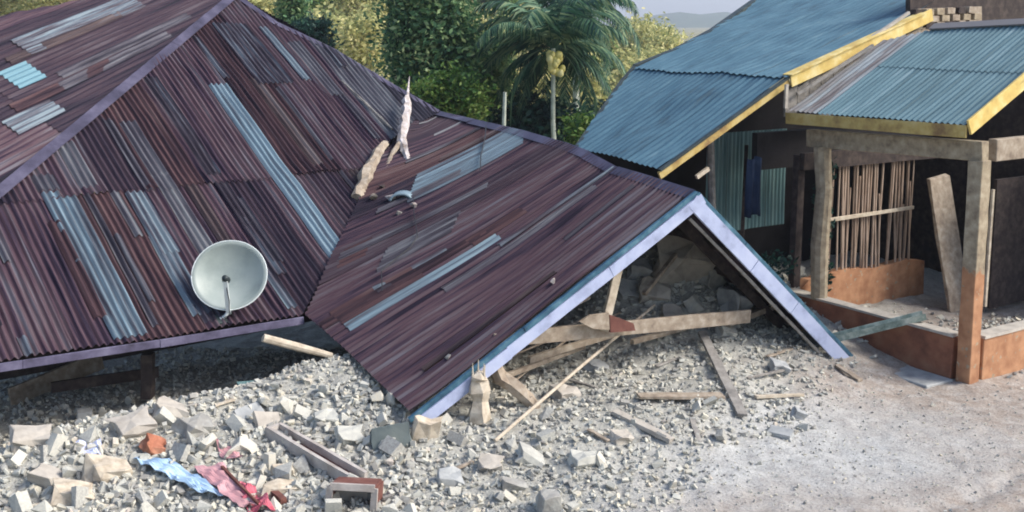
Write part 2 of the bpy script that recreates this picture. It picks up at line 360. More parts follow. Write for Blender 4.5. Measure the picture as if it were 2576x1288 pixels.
class Plane:
    def __init__(s, O, adir, bdir, poly_px=None, poly=None, dent=.02):
        s.O = Vector(O); s.b = Vector(bdir).normalized(); a = Vector(adir); s.a = (a - s.b * a.dot(s.b)).normalized()
        s.n = s.a.cross(s.b).normalized()
        if s.n.z < 0: s.n = -s.n
        s.pl = (s.O, s.n); s.dent = dent
        pts = poly or [hit(u, v, s.pl) for u, v in poly_px]
        s.poly = [s.ab(p) for p in pts]
        s.amin = min(p[0] for p in s.poly); s.amax = max(p[0] for p in s.poly)
    def ab(s, p): q = Vector(p) - s.O; return q.dot(s.a), q.dot(s.b)
    def px(s, u, v): return s.ab(hit(u, v, s.pl))
    def lohi(s, a):
        ys = []
        for i in range(len(s.poly)):
            p, q = s.poly[i], s.poly[(i + 1) % len(s.poly)]
            if (p[0] - a) * (q[0] - a) <= 0 and p[0] != q[0]:
                ys.append(p[1] + (q[1] - p[1]) * (a - p[0]) / (q[0] - p[0]))
        return (min(ys), max(ys)) if len(ys) > 1 else None
    def pos(s, a, b):
        d = s.dent * noise.noise(Vector((a * .9, b * .8, 7.7))) + s.dent * .4 * noise.noise(Vector((a * 3, b * 2, 1)))
        return s.O + s.a * a + s.b * b + s.n * d
    def nrm(s, a, b): return s.n
class Battered(Plane):
    def pos(s, a, b):
        r = Plane.pos(s, a, b); q = noise.noise(Vector((a * 4, b * 1.8, 4))); return r + s.n * (.014 * q - .03 * max(0, noise.noise(Vector((a * 3.2, b * 1.4, 11))) - .25))

def lay(surf, parent, courses, strips, mats, wts, wmin, wmax, name='roof_sheet', pitch=.076, amp=.011, a_rng=None):
    """courses: list of (b0,b1). strips: list of (a0,a1,b0,b1,material) laid as sheets of their own on top."""
    A0, A1 = a_rng or (surf.amin, surf.amax)
    for ci, (b0, b1) in enumerate(courses):
        a = A0; k = 0
        while a < A1 - .01:
            wd = round(rnd(wmin, wmax) / pitch) * pitch; a2 = min(A1, a + wd)
            m = random.choices(mats, wts)[0]
            make_sheet(name, parent, m, surf.pos, surf.lohi, a, a2 + .02, b0 - (.06 if ci else 0), b1, surf.nrm, pitch, amp, lift=ci * .006 + (k % 2) * .003)
            a = a2; k += 1
    for (a0, a1, b0, b1, m) in strips:
        make_sheet(name, parent, m, surf.pos, surf.lohi, a0, a1, b0, b1, surf.nrm, pitch, amp, lift=.004 + .006 * len(courses) + rnd(0, .003), curl=rnd(0, .008))

# ------------------------------------------------------------------ the collapsed house
house = thing('collapsed_house', 'collapsed house with rusty violet corrugated iron roof sunk onto pale rubble', 'house', (0, 12, 0))
E2 = hitz(760, 792, .75)
sA = Vector((-.949, 1.133, .88)).normalized(); eA = Vector((.767, .642, 0))
A = Plane(E2, eA, sA, poly_px=[(-330, 958), (55, 900), (400, 850), (760, 792), (822, 680), (885, 560), (925, 445), (985, 350), (1105, 282), (1000, 222), (850, 132), (700, 62), (600, -8), (575, -12), (300, 222), (55, 432), (-400, 800)], dent=.035)
def stripA(p, q, wd, m):   # pixel on the centre line at the top, at the bottom, width in metres
    a0, b0 = A.px(*p); a1, b1 = A.px(*q); a = (a0 + a1) / 2
    return (a - wd / 2, a + wd / 2, min(b0, b1), max(b0, b1), m)
lapA = A.px(250, 482)[1]; lapB = A.px(640, 220)[1]
bmax = max(p[1] for p in A.poly) + .1; bmin = min(p[1] for p in A.poly) - .1
stripsA = [stripA((575, 215), (828, 648), .30, GAL), stripA((392, 195), (520, 440), .20, GALR), stripA((520, 400), (700, 690), .16, GALR),
           stripA((155, 482), (318, 850), .36, GAL), stripA((340, 487), (425, 640), .24, GALR), stripA((290, 487), (345, 600), .10, RD[4]),
           stripA((580, 60), (690, 215), .55, GALR), stripA((740, 105), (850, 240), .22, RD[4]), stripA((275, 300), (372, 482), .13, RD[4]),
           stripA((850, 240), (960, 350), .12, RD[4]), stripA((500, 90), (560, 200), .10, GALR), stripA((500, 742), (530, 812), .20, GALR),
           stripA((100, 440), (130, 480), .25, RD[4]), stripA((470, 470), (600, 640), .16, RD[3]), stripA((640, 640), (740, 775), .12, GALR),
           stripA((640, 200), (800, 420), .20, RD[3]), stripA((60, 850), (68, 900), .10, GALR), stripA((690, 225), (900, 480), .10, RD[4]), stripA((560, 590), (640, 720), .12, RD[4]),
           stripA((210, 480), (390, 820), .10, RD[4]), stripA((140, 560), (250, 800), .14, RD[2])]
for k in range(16):
    a = rnd(A.amin, A.amax); lh = A.lohi(a)
    if lh:
        b0 = rnd(lh[0], lh[1]); stripsA.append((a, a + .076 * random.choice((1, 1, 2, 2, 3)), b0, min(lh[1], b0 + rnd(1.0, 2.6)), random.choices([GALR, RD[4], RD[3], RD[2]], [3, 5, .6, .8])[0]))
lay(A, house, [(bmin, lapA), (lapA, bmax)], stripsA, RD, [6, 4.5, 1.3, .8, .6], .45, .75, amp=.020)
# left hip face
hipT = hit(590, -22, A.pl); hipB = hit(-400, 820, A.pl)
sC = Vector((.35, 1, .30)).normalized()
Cn = (hipT - hipB).cross(sC).normalized()
Cpl = Plane(hipT, Cn.cross(sC), sC, poly_px=None, poly=[hipT, hipB] + [hit(u, v, (hipT, Cn)) for u, v in ((-900, 900), (-900, 240), (-100, 64), (210, -3), (400, -38))], dent=.03)
def stripC(p, q, wd, m):
    a0, b0 = Cpl.px(*p); a1, b1 = Cpl.px(*q); a = (a0 + a1) / 2
    return (a - wd / 2, a + wd / 2, min(b0, b1), max(b0, b1), m)
bs = [p[1] for p in Cpl.poly]
lay(Cpl, house, [(min(bs), (min(bs) + max(bs)) / 2), ((min(bs) + max(bs)) / 2, max(bs))],
    [stripC((350, 8), (40, 118), .36, GALR), stripC((480, 42), (140, 185), .14, RD[4]), stripC((150, 268), (20, 322), .26, GALR), stripC((430, 90), (150, 215), .16, RD[4]), stripC((300, 35), (20, 160), .14, RD[3]),
     stripC((95, 178), (20, 205), .36, TURQ), stripC((290, 160), (20, 270), .16, RD[2])], RD, [2, 6, 1, .4, .5], .4, .7, amp=.012)  # dark sheets favoured, so the shade on this face is in the colour
# right-hand wing: ridge sags from R0 to the gable peak G; eave F..V; valley on the plane of A
Fp = hitz(1035, 1040, .36); Hp = hitz(2128, 888, .16)
gdir = (Hp - Fp); gdir.z = 0; gdir.normalize(); gn = Vector((gdir.y, -gdir.x, 0))   # gable normal, towards the camera
GP = (Fp, gn); Gp = hit(1745, 482, GP)
back = -gn
def ridge_px(u, v):   # point above the plan line from G straight back
    n = Vector((gdir.x, gdir.y, 0)); return hit(u, v, (Gp, n))
UPPER = [(1745, 482), (1640, 450), (1555, 425), (1480, 385), (1420, 362), (1310, 330), (1190, 303), (1105, 283)]
LOWER = [(1035, 1040), (945, 955), (870, 880), (768, 792), (822, 680), (885, 545), (950, 410), (1040, 312)]
def low3(u, v, i):
    if i <= 3:
        t = (u - 1035) / (768 - 1035); q = Fp.lerp(E2, t)
        # point on the eave line whose pixel is nearest: keep its depth, take the pixel's direction
        return hity(u, v, q.y)
    return hit(u, v, A.pl) + A.n * .05
Ups = [ridge_px(u, v) for u, v in UPPER]; Lows = [low3(u, v, i) for i, (u, v) in enumerate(LOWER)]
acc = [0]
for i in range(1, len(Ups)): acc.append(acc[-1] + max(.25, ((Ups[i] - Ups[i - 1]).length + (Lows[i] - Lows[i - 1]).length) / 2))
def interp(arr, a):
    for i in range(len(acc) - 1):
        if a <= acc[i + 1] or i == len(acc) - 2:
            return arr[i].lerp(arr[i + 1], max(0, min(1, (a - acc[i]) / (acc[i + 1] - acc[i]))))
class Ruled:
    amin = 0.0; amax = acc[-1]
    def lohi(s, a): return (0, (interp(Ups, a) - interp(Lows, a)).length)
    def nrm(s, a, b):
        a1, a2 = max(0, a - .15), min(s.amax, a + .15)
        d = (interp(Ups, a) - interp(Lows, a)).normalized()
        m1 = interp(Ups, a1).lerp(interp(Lows, a1), .5); m2 = interp(Ups, a2).lerp(interp(Lows, a2), .5)
        n = (m2 - m1).cross(d).normalized(); return n if n.z > 0 else -n
    def pos(s, a, b):
        L, U = interp(Lows, a), interp(Ups, a); w_ = b / max(.01, (U - L).length)
        d = .03 * noise.noise(Vector((a, b * .7, 2.2))) - .05 * math.sin(math.pi * min(1, max(0, w_))) * min(1, a)
        return L.lerp(U, w_) + s.nrm(a, b) * d
B = Ruled()
def abB(u, v):  # nearest surface parameter to a pixel
    best = None
    for i in range(0, 81):
        a = B.amax * i / 80; Lh = B.lohi(a)[1]
        for j in range(0, 41):
            b = Lh * j / 40; q = pix(B.pos(a, b)); d = (q[0] - u) ** 2 + (q[1] - v) ** 2
            if best is None or d < best[0]: best = (d, a, b)
    return best[1], best[2]
def stripB(p, q, wd, m):
    a0, b0 = abB(*p); a1, b1 = abB(*q); a = (a0 + a1) / 2
    return (max(0, a - wd / 2), min(B.amax, a + wd / 2), min(b0, b1), max(b0, b1), m)
stripsB = [stripB((1315, 345), (1045, 462), .75, GAL), stripB((1550, 428), (1250, 610), .12, GALR), stripB((1250, 600), (870, 830), .11, GAL), stripB((1240, 315), (1030, 400), .14, RD[4]),
           stripB((1135, 572), (970, 640), .40, RD[4]), stripB((1620, 470), (1400, 600), .10, RD[4]), stripB((940, 590), (840, 690), .35, RD[2]),
           stripB((1330, 530), (1180, 610), .2, RD[2]), stripB((1060, 680), (850, 800), .28, RD[2]), stripB((1520, 470), (1100, 730), .10, RD[4])]
for k in range(8):
    a = rnd(0, B.amax); lh = B.lohi(a); b0 = rnd(0, lh[1] * .8)
    stripsB.append((a, min(B.amax, a + .076 * random.choice((1, 1, 2, 2, 3))), b0, min(lh[1], b0 + rnd(.9, 2.2)), random.choices([GALR, RD[4], RD[3], RD[2]], [1.5, 5, .6, .8])[0]))
lay(B, house, [(-.02, 9)], stripsB, RD, [6, 4.5, 1.2, .6, .4], .45, .75, amp=.021)
# far slopes of both roofs
R0 = Ups[-1]
HB = R0 + (Hp - Gp) * 1.0
D = Plane(Gp, R0 - Gp, Gp - Hp, poly=[Gp + Vector((0, 0, -.01)), R0, R0 + (Hp - Gp), Hp])
bsd = [p[1] for p in D.poly]
lay(D, house, [(min(bsd), max(bsd))], [], RD[:2], [1, 1], .6, .75)
apx = hipT; bk = sA.copy(); bk.z = 0; bk.normalize()
_q = apx + bk * 5 - Vector((0, 0, 3.0)); _r = R0 - apx; K = Plane(apx + Vector((0, 0, -.03)), _r, (_q - apx) - _r.normalized() * (_q - apx).dot(_r.normalized()), poly=[apx + Vector((0, 0, -.03)), hit(850, 132, A.pl) + Vector((0, 0, -.05)), R0 + Vector((0, 0, -.05)), R0 + (_q - apx), _q])
bsk = [p[1] for p in K.poly]
lay(K, house, [(min(bsk), max(bsk))], [], RD[:2], [1, 1], .6, .75)  # unseen back slope of the main roof, added to keep light out below
# ridge and hip cappings: folded metal strips
def capping(pts, wd, na, nb, m, name, drop=.03, lift=.03):
    mb = MB()
    P = [Vector(p) for p in pts]; vs = []; fs = []
    for i, p in enumerate(P):
        d = (P[min(i + 1, len(P) - 1)] - P[max(0, i - 1)]).normalized()
        sa = na.cross(d).normalized(); sb = nb.cross(d).normalized()
        if sa.z > 0: sa = -sa
        if sb.z > 0: sb = -sb
        up = (na + nb).normalized() * (lift + rnd(-.004, .004))
        vs += [p + up + sa * wd * .92 - na * .012, p + up + sa * wd, p + up + (na + nb).normalized() * .012, p + up + sb * wd, p + up + sb * wd * .92 - nb * .012]
    for i in range(len(P) - 1):
        for k in range(4): fs.append((5 * i + k, 5 * i + k + 1, 5 * i + 6 + k, 5 * i + 5 + k))
    mb.add(vs, fs); return mb.build(name, m, house)
hp = [hipT.lerp(hit(-400, 800, A.pl), t) for t in [i / 8 for i in range(9)]]
for i in range(8):
    s = capping([hp[i], hp[i].lerp(hp[i + 1], .5), hp[i + 1] + (hp[i + 1] - hp[i]) * .04], .135, A.n, (Cn if Cn.z > 0 else -Cn), CAP, 'hip_cap', lift=.03 + .003 * (i % 2))
ra = [hit(u, v, A.pl) for u, v in ((600, -10), (700, 60), (850, 131), (1000, 221), (1105, 281))]
for i in range(4): capping([ra[i], ra[i + 1]], .10, A.n, K.n, CAP, 'ridge_cap', lift=.012 + .003 * (i % 2))
Bn = B.nrm(.5, 1)
for i in range(len(Ups) - 1): capping([Ups[i] + (Ups[i] - Ups[i + 1]) * .02, Ups[i + 1]], .13, B.nrm((acc[i] + acc[i + 1]) / 2, 1), D.n, CAP, 'ridge_cap', lift=.012 + .003 * (i % 2))
# eave fascia on the main roof, in boards
ev = [hit(u, v, A.pl) for u, v in ((-330, 958), (55, 901), (400, 850), (762, 793))]
for i in range(3):
    a_, b_ = ev[i], ev[i + 1]; dz = Vector((0, 0, -.055)) - A.n * 0 + Vector((.01, -.02, 0))
    mb = MB().beam(a_ + dz, b_ + dz, .022, .085, jit=.003, segs=3, upv=(0, 0, 1)); mb.build('eave_fascia', FASV, house, bevel=.003)
# verge: pale boards and teal flashing on both rakes
def rake_board(P, Q, wd, th, off, m, name, dn=.0):
    d = (Q - P).normalized(); up = gn.cross(d); up = up if up.z > 0 else -up
    c = gn * off - up * (wd / 2 + dn)
    n_ = 3; cuts = [0, rnd(.27, .38), rnd(.6, .72), 1]; o = None
    for k in range(n_):
        a_, b_ = P.lerp(Q, cuts[k]), P.lerp(Q, cuts[k + 1]) - d * .006; o1, o2 = up * rnd(-.007, .007) + gn * rnd(-.004, .004), up * rnd(-.007, .007) + gn * rnd(-.004, .004)
        o = MB().beam(a_ + c + o1, b_ + c + o2, th, wd, side=gn, segs=5, jit=.0022).build(name, m, house, bevel=.002)
    return o
rl = (Gp - Fp).normalized(); rr_ = (Hp - Gp).normalized()
rake_board(Fp - rl * .03, Gp + rl * .03, .118, .03, .075, FASW, 'gable_fascia', .035)
rake_board(Fp - rl * .06, Gp, .05, .04, .06, TEAL, 'verge_flashing', -.018)
rake_board(Gp + rr_ * .0, Hp + rr_ * .02, .16, .03, .078, FASW, 'gable_fascia', .03)
rake_board(Gp, Hp + rr_ * .04, .045, .05, .06, TEAL, 'verge_flashing', -.018)
o = rake_board(Gp + rr_ * .15, Hp + rr_ * .02, .03, .035, .01, WOODG, 'soffit_batten', .225)
# timber under the roof: purlins and rafters
for t in (.12, .36, .6, .84):
    p = Gp.lerp(Hp, t) - D.n * .07; q = p + (R0 - Gp) * .95; MB().beam(p - gn * .04, q, .05, .07).build('purlin', WOODD, house)
    p = Gp.lerp(Fp, t) - Bn * .10; q = p + (R0 - Gp) * (.55 if t > .4 else .8); MB().beam(p - gn * .04, q, .05, .07).build('purlin', WOODD, house)
for k in (0.1, .35, .65):
    p = Gp + (R0 - Gp) * k; MB().beam(p - D.n * .15, p + (Hp - Gp) * .98 - D.n * .15, .05, .1).build('rafter', WOODD, house)
IN = (Fp - gn * .22, gn)
def _hI(u, v, k=0): return hit(u, v, (Fp - gn * (.22 + k), gn))
for p, q, k1, k2, w_, h_ in (((1330, 905), (1560, 835), .3, .5, .05, .07), ((1400, 790), (1480, 745), .5, .9, .05, .06), ((1260, 950), (1470, 872), .1, .5, .04, .05), ((1590, 860), (1760, 815), .3, .6, .05, .05), ((1620, 740), (1700, 640), .6, 1.0, .05, .05), ((1830, 815), (1950, 770), .3, .5, .06, .06)):
    MB().beam(_hI(*p, k1), _hI(*q, k2), w_, h_, jit=.004, segs=3).build('broken_rafter', WOOD, house, bevel=.003)
def hI(u, v, k=0): return hit(u, v, (Fp - gn * (.22 + k), gn))
MB().beam(hI(1240, 856), hI(1885, 795), .06, .145, side=gn, segs=4, jit=.004).build('tie_beam', WOOD, house, bevel=.004)
MB().beam(hI(1518, 832, -.06), hI(1560, 655, -.06), .04, .10, side=gn, segs=2, jit=.003).build('king_post', WOODL, house, bevel=.004)
for poly, m in (([(1455, 808), (1480, 792), (1528, 785), (1530, 828), (1490, 826)], WOOD), ([(1530, 790), (1590, 812), (1595, 830), (1532, 835)], MAROON)):
    P = [hI(u, v, -.10) for u, v in poly]; MB().prism(P, gn * .03).build('gusset_plate', m, house)
# dark walls added inside, below the eave, so the cavity stays black
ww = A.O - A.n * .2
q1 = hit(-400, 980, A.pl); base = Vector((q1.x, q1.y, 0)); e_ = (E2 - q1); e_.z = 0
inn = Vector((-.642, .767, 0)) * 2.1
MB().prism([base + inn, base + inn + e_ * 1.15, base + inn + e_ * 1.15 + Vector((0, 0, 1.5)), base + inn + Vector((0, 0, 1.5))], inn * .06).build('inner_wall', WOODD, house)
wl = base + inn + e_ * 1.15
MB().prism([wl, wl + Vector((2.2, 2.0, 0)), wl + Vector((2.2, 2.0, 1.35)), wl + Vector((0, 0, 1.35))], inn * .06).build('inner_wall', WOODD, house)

# ------------------------------------------------------------------ satellite dish
dn = Vector((.10, -.88, .42)).normalized(); dc = hit(577, 692, A.pl) - ray(577, 692) * .55
dish = thing('satellite_dish', 'pale grey satellite dish standing on the rusty roof above its eave', 'satellite dish', dc)
ax = dn.cross(Vector((0, 0, 1))).normalized(); ay = ax.cross(dn).normalized()
def disc_pt(r, t, off=0): return dc + (ax * math.cos(t) + ay * math.sin(t) * .96) * r + dn * (-.14 * (1 - (r / .40) ** 2) + off)
vs, fs = [disc_pt(0, 0)], []; N, RG = 56, 10
for side in (0, -.012):
    pass
for r in range(1, RG + 1):
    for k in range(N): vs.append(disc_pt(.40 * r / RG, 2 * math.pi * k / N))
for k in range(N): fs.append((0, 1 + k, 1 + (k + 1) % N))
for r in range(1, RG):
    for k in range(N):
        a_ = 1 + (r - 1) * N; b_ = 1 + r * N
        fs.append((a_ + k, b_ + k, b_ + (k + 1) % N, a_ + (k + 1) % N))
o = MB().add(vs, fs).build('reflector', DISH, dish, smooth=True)
md = o.modifiers.new('s', 'SOLIDIFY'); md.thickness = .008
MB().tube([disc_pt(.402, 2 * math.pi * k / 48) for k in range(49)], .007, 6).build('rim', DISHW, dish, smooth=True)
lnb = dc + dn * .26 - ay * .10; ft = hit(553, 806, A.pl) + A.n * .02
MB().tube([lnb - dn * .05, lnb + dn * .06], [.045, .032], 12).build('feed_horn', DARKM, dish, smooth=True)
low = dc - ay * .405 + dn * .0
MB().beam(lnb + dn * .03, low, .045, .035).build('feed_arm', DISHW, dish)
MB().tube([low, low.lerp(ft, .5) - dn * .05, ft], .02, 10).build('mast', DISHW, dish, smooth=True)
MB().beam(low - dn * .02, low - dn * .16 + ay * .1, .05, .05).build('bracket', DISH, dish)

MB().tube([lnb + Vector((0, -.02, -.02)), lnb.lerp(low, .5) + Vector((.03, -.03, -.05)), low + Vector((.02, -.03, -.03)), ft + Vector((.05, 0, .02)), ft + Vector((.12, -.02, -.06))], .005, 5).build('cable', WIRE, dish)
MB().beam(ft - sA * .07, ft + sA * .07, .12, .012, upv=A.n).build('foot_plate', DARKM, dish)
# ------------------------------------------------------------------ debris poking through the valley
def tz(u, v, k): return hit(u, v, A.pl) + A.n * k
t = thing('broken_masonry_pier', 'tall ragged whitish pier of broken masonry in the roof valley, spike on top', 'masonry pier', tz(1005, 440, 0))
def hull(c, r, jit_=.35, n=12, sq=(1, 1, 1)):
    bm = bmesh.new()
    for _ in range(n):
        q = Vector((random.gauss(0, 1), random.gauss(0, 1), random.gauss(0, 1))).normalized() * r * rnd(1 - jit_, 1 + jit_); bm.verts.new(Vector(c) + Vector((q.x * sq[0], q.y * sq[1], q.z * sq[2])))
    bmesh.ops.convex_hull(bm, input=bm.verts); bmesh.ops.delete(bm, geom=[v for v in bm.verts if not v.link_faces], context='VERTS')
    vs = [v.co.copy() for v in bm.verts]; bm.verts.index_update(); fs = [tuple(v.index for v in f.verts) for f in bm.faces]; bm.free(); return vs, fs
def stack(pts, rads, m, name, parent, sq=(1, .9, 1.2)):
    P, Q = [], []
    for i in range(len(pts) - 1):
        n_ = max(2, int((pts[i + 1] - pts[i]).length / .10))
        for k in range(n_ + (i == len(pts) - 2)):
            f = k / n_; r = rads[i] * (1 - f) + rads[i + 1] * f
            P.append(pts[i].lerp(pts[i + 1], f) + Vector((rnd(-1, 1), rnd(-.5, .5), rnd(-.5, .5))) * r * .22); Q.append(r * rnd(.8, 1.2))
    mb = MB().tube(P, Q, 6, .26)
    return mb.build(name, m, parent)
stack([tz(1012, 285, .27), tz(1008, 330, .27), tz(1000, 385, .2)], [.06, .085, .07], PALE_BARK, 'shaft', t)
MB().tube([tz(1019, 226, .25), tz(1014, 262, .26), tz(1012, 290, .27)], [.006, .018, .035], 6, .3).build('spike', PALE_BARK, t)
stack([tz(1000, 375, .2), tz(1015, 430, .2), tz(1036, 478, .2), tz(1048, 505, .16)], [.06, .06, .05, .02], PALE_BARK, 'fork', t)
stack([tz(998, 385, .18), tz(978, 410, .14), tz(965, 445, .1)], [.045, .035, .025], WOOD, 'fork', t)
t = thing('broken_beam', 'rough brown broken beam lying in the valley left of the whitish pier', 'beam', tz(930, 440, .1))
stack([tz(962, 378, .12), tz(940, 410, .13), tz(918, 452, .12), tz(895, 505, .06)], [.055, .085, .09, .06], WOOD, 'timber', t)
stack([tz(985, 330, .04), tz(905, 250, .03), tz(858, 205, .02)], [.02, .014, .01], WOODG, 'splinter', t, sq=(1.2, 1, 1.6))
for k, (u, v, r_, m_, lb) in enumerate(((950, 500, .07, WOOD, 'brown fragment below the broken beam'), (985, 505, .06, PALE_BARK, 'whitish fragment left of the curled tin'), (965, 475, .05, WOODD, 'dark fragment between the beam and the pier'), (1045, 520, .045, PALE_BARK, 'small whitish crumb under the forked foot of the pier'), (1010, 540, .04, WOODG, 'grey crumb on the wing roof below the curled tin'), (1390, 712, .035, PALE_BARK, 'whitish crumb lying near the middle of the left rake'), (1130, 905, .03, WOODG, 'grey crumb low on the wing roof by the rake'))):
    a_, b_ = abB(u, v); mb = MB(); mb.add(*hull(B.pos(a_, b_) + B.nrm(a_, b_) * r_ * .8, r_)); mb.prop('roof_fragment', m_, lb, 'fragment')
c0 = B.pos(*abB(1005, 508)); mb = MB(); vs = []
for k in range(13):
    t_ = math.pi * k / 12; p_ = c0 + Vector((-math.cos(t_) * .15, 0, math.sin(t_) * .10 + .02)); vs += [p_, p_ + Vector((.03, .14, .02))]
mb.add(vs, [(2 * k, 2 * k + 2, 2 * k + 3, 2 * k + 1) for k in range(12)])
o = mb.prop('curled_tin_scrap', GAL, 'curled pale scrap of tin at the foot of the whitish pier', 'scrap', smooth=True)
md = o.modifiers.new('s', 'SOLIDIFY'); md.thickness = .03
def cable(pxs, label, lift=.05, r=.006):
    P = []
    for u, v in pxs:
        a, b = abB(u, v); P.append(B.pos(a, b) + B.nrm(a, b) * lift)
    MB().tube(P, r, 5).prop('fallen_cable', WIRE, label, 'cable')
cable([(1046, 500), (1052, 545), (1052, 600), (1040, 630), (1000, 660), (965, 695), (960, 750)], 'thin black cable trailing down the wing roof from the whitish pier')
cable([(1228, 322), (1222, 350), (1216, 400), (1214, 440)], 'short black cable hanging over the wing ridge above the pale sheet', r=.008)

# ------------------------------------------------------------------ the damaged house on the right
P0 = hitz(2432, 962, 0); P0.z = 0
dv = Vector((-.54, .84, 0)).normalized(); qv = Vector((.84, .54, 0)).normalized()
def W(i, j, z): return P0 + dv * i + qv * j + Vector((0, 0, z))
h2 = thing('damaged_house', 'damaged house with blue iron roofs, yellow fascias and orange plastered porch', 'house', P0)
# porch roof
pe = hitz(2430, 318, 0); zc = hit(2430, 318, (P0, dv)).z
PO = hit(2430, 316, (P0 - qv * .25, qv))
pslope = qv + Vector((0, 0, .5))
PR = Plane(PO, dv, pslope, poly=None, poly_px=[(2432, 314), (1978, 280), (2000, 258), (2215, 104), (2350, 74), (2520, 64), (2700, 52), (2800, 60), (2760, 80), (2480, 268)], dent=.015)
pb = [p[1] for p in PR.poly]
ga = PR.px(1985, 278)[0]; gb = PR.px(2055, 286)[0]; gc = PR.px(2130, 288)[0]
make_sheet('roof_sheet', h2, BLUEG, PR.pos, PR.lohi, min(ga, gb), max(ga, gb), -1, 9, PR.nrm, amp=.009, lift=.004)
ks = sorted([min(gb, gc)] + [PR.amin]); a = PR.amin; k = 0
while a < min(ga, gb) - .01:
    a2 = min(min(ga, gb), a + rnd(.5, .75))
    make_sheet('roof_sheet', h2, BLUE2, PR.pos, PR.lohi, a, a2 + .02, -1, 1.25, PR.nrm, amp=.011, lift=(k % 2) * .003, curl=.003)
    make_sheet('roof_sheet', h2, BLUE2, PR.pos, PR.lohi, a, a2 + .02, 1.2, 9, PR.nrm, amp=.011, lift=.005 + (k % 2) * .003, curl=.003); a = a2; k += 1
a_, b_ = hit(2432, 314, PR.pl), hit(1978, 280, PR.pl)
MB().beam(a_ + Vector((0, 0, -.075)), b_ + Vector((0, 0, -.085)), .028, .14, segs=4, jit=.003).build('eave_fascia', YELD, h2, bevel=.003)
r0 = a_ - dv * .03 + Vector((0, 0, -.03)); MB().beam(r0, r0 + pslope * 2.6, .03, .17, side=dv, segs=4, jit=.002).build('rake_fascia', YEL, h2, bevel=.003)
cp0 = hit(2345, 72, PR.pl); cp1 = hit(2700, 54, PR.pl)
MB().beam(cp0 + PR.n * .03, cp1 + PR.n * .03, .16, .02, upv=PR.n).build('ridge_cap', BLUEG, h2)
# big blue roof: lower steep plane and upper shallow plane
SL = qv + Vector((0, 0, .5)); SU = qv + Vector((0, 0, .30))
i1 = (b_ - P0).dot(dv) + .10
kn = hit(1982, 188, (W(i1, 0, 0), dv))
L1 = Battered(kn, dv, SL, poly_px=[(1655, 424), (1450, 372), (1520, 270), (1565, 205), (1597, 168), (1982, 188)], dent=.05)
kb = hit(1597, 168, L1.pl)
U1 = Battered(kn, dv, SU, poly_px=[(1984, 194), (1597, 174), (1700, 126), (1790, 78), (1880, 20), (1935, -25), (2420, -38), (2500, -75)][:6] + [(2440, -42)], dent=.05)
for PLN in (L1, U1):
    a = PLN.amin; k = 0; 
    while a < PLN.amax - .01:
        a2 = min(PLN.amax, a + rnd(.6, .85))
        make_sheet('roof_sheet', h2, BLUE, PLN.pos, PLN.lohi, a, a2 + .02, -9, 9, PLN.nrm, amp=.0095, pitch=.11, row=.12, curl=.004, lift=(k % 2) * .003 + (.005 if PLN is U1 else 0)); a = a2; k += 1
lo_ = hit(1655, 424, L1.pl)
MB().beam(kn + Vector((0, 0, -.085)) - dv * .02, lo_ + Vector((0, 0, -.085)) - dv * .02, .03, .10, side=dv, segs=5, jit=.003).build('rake_fascia', YELD, h2, bevel=.003)
MB().beam(kn + Vector((0, 0, -.02)) - dv * .03, lo_ + Vector((0, 0, -.02)) - dv * .03, .05, .03, side=dv).build('verge_strip', DARKM, h2)
ku = hit(2330, 20, (W(i1, 0, 0), dv)); uu = kn + (SU.normalized()) * ((ku - kn).length + .05)
MB().beam(kn + Vector((0, 0, -.075)) - dv * .05, uu + Vector((0, 0, -.06)) - dv * .05, .03, .17, side=dv, segs=5, jit=.003).build('rake_fascia', YEL, h2, bevel=.003)
MB().beam(kn + Vector((0, 0, -.0)) - dv * .02 - qv * .03, kn + Vector((0, 0, .018)) - dv * .02 + SU * 2.6, .16, .012).build('verge_board', YEL, h2)
# back verge of the big roof
for p, q in (((1450, 372), (1565, 205)), ((1565, 205), (1597, 168)),):
    MB().beam(hit(*p, L1.pl), hit(*q, L1.pl), .05, .05).build('verge_strip', DARKM, h2)
for p, q in (((1597, 167), (1700, 126)), ((1700, 126), (1790, 78)), ((1790, 78), (1935, -25))):
    MB().beam(hit(*p, U1.pl) - U1.n * .03, hit(*q, U1.pl) - U1.n * .03, .09, .12).build('verge_strip', DARKM, h2)
# plank wall filling the gable above the porch roof
gp0 = kn + Vector((0, 0, -.2)); step = .22
for k in range(13):
    p = gp0 + SU * (step * k) + dv * .02; q = p + qv * (step - .012)
    zb = -.34 if k < 3 else -.62
    MB().prism([p + Vector((0, 0, rnd(-.05, .0))), q + Vector((0, 0, .3 * step)), q + Vector((0, 0, zb)), p + Vector((0, 0, zb))], dv * .03).build('gable_plank', (WOODG if k < 8 else WOOD), h2)
MB().beam(hit(1979, 212, (W(i1 - .12, 0, 0), dv)), hit(1976, 272, (W(i1 - .12, 0, 0), dv)), .045, .03, side=qv).build('corner_board', CEM, h2)
for p, q, m in (((2190, 112), (2290, 45), CEM), ((2010, 250), (2200, 128), WOODG)):
    pa, pb_ = hit(*p, PR.pl) + PR.n * .08, hit(*q, PR.pl) + PR.n * .08
    MB().beam(pa, pb_, .04, .04).prop('loose_batten', m, 'loose pale batten lying up the edge of the porch roof' if m is CEM else 'grey batten along the joint of the two blue roofs', 'batten')
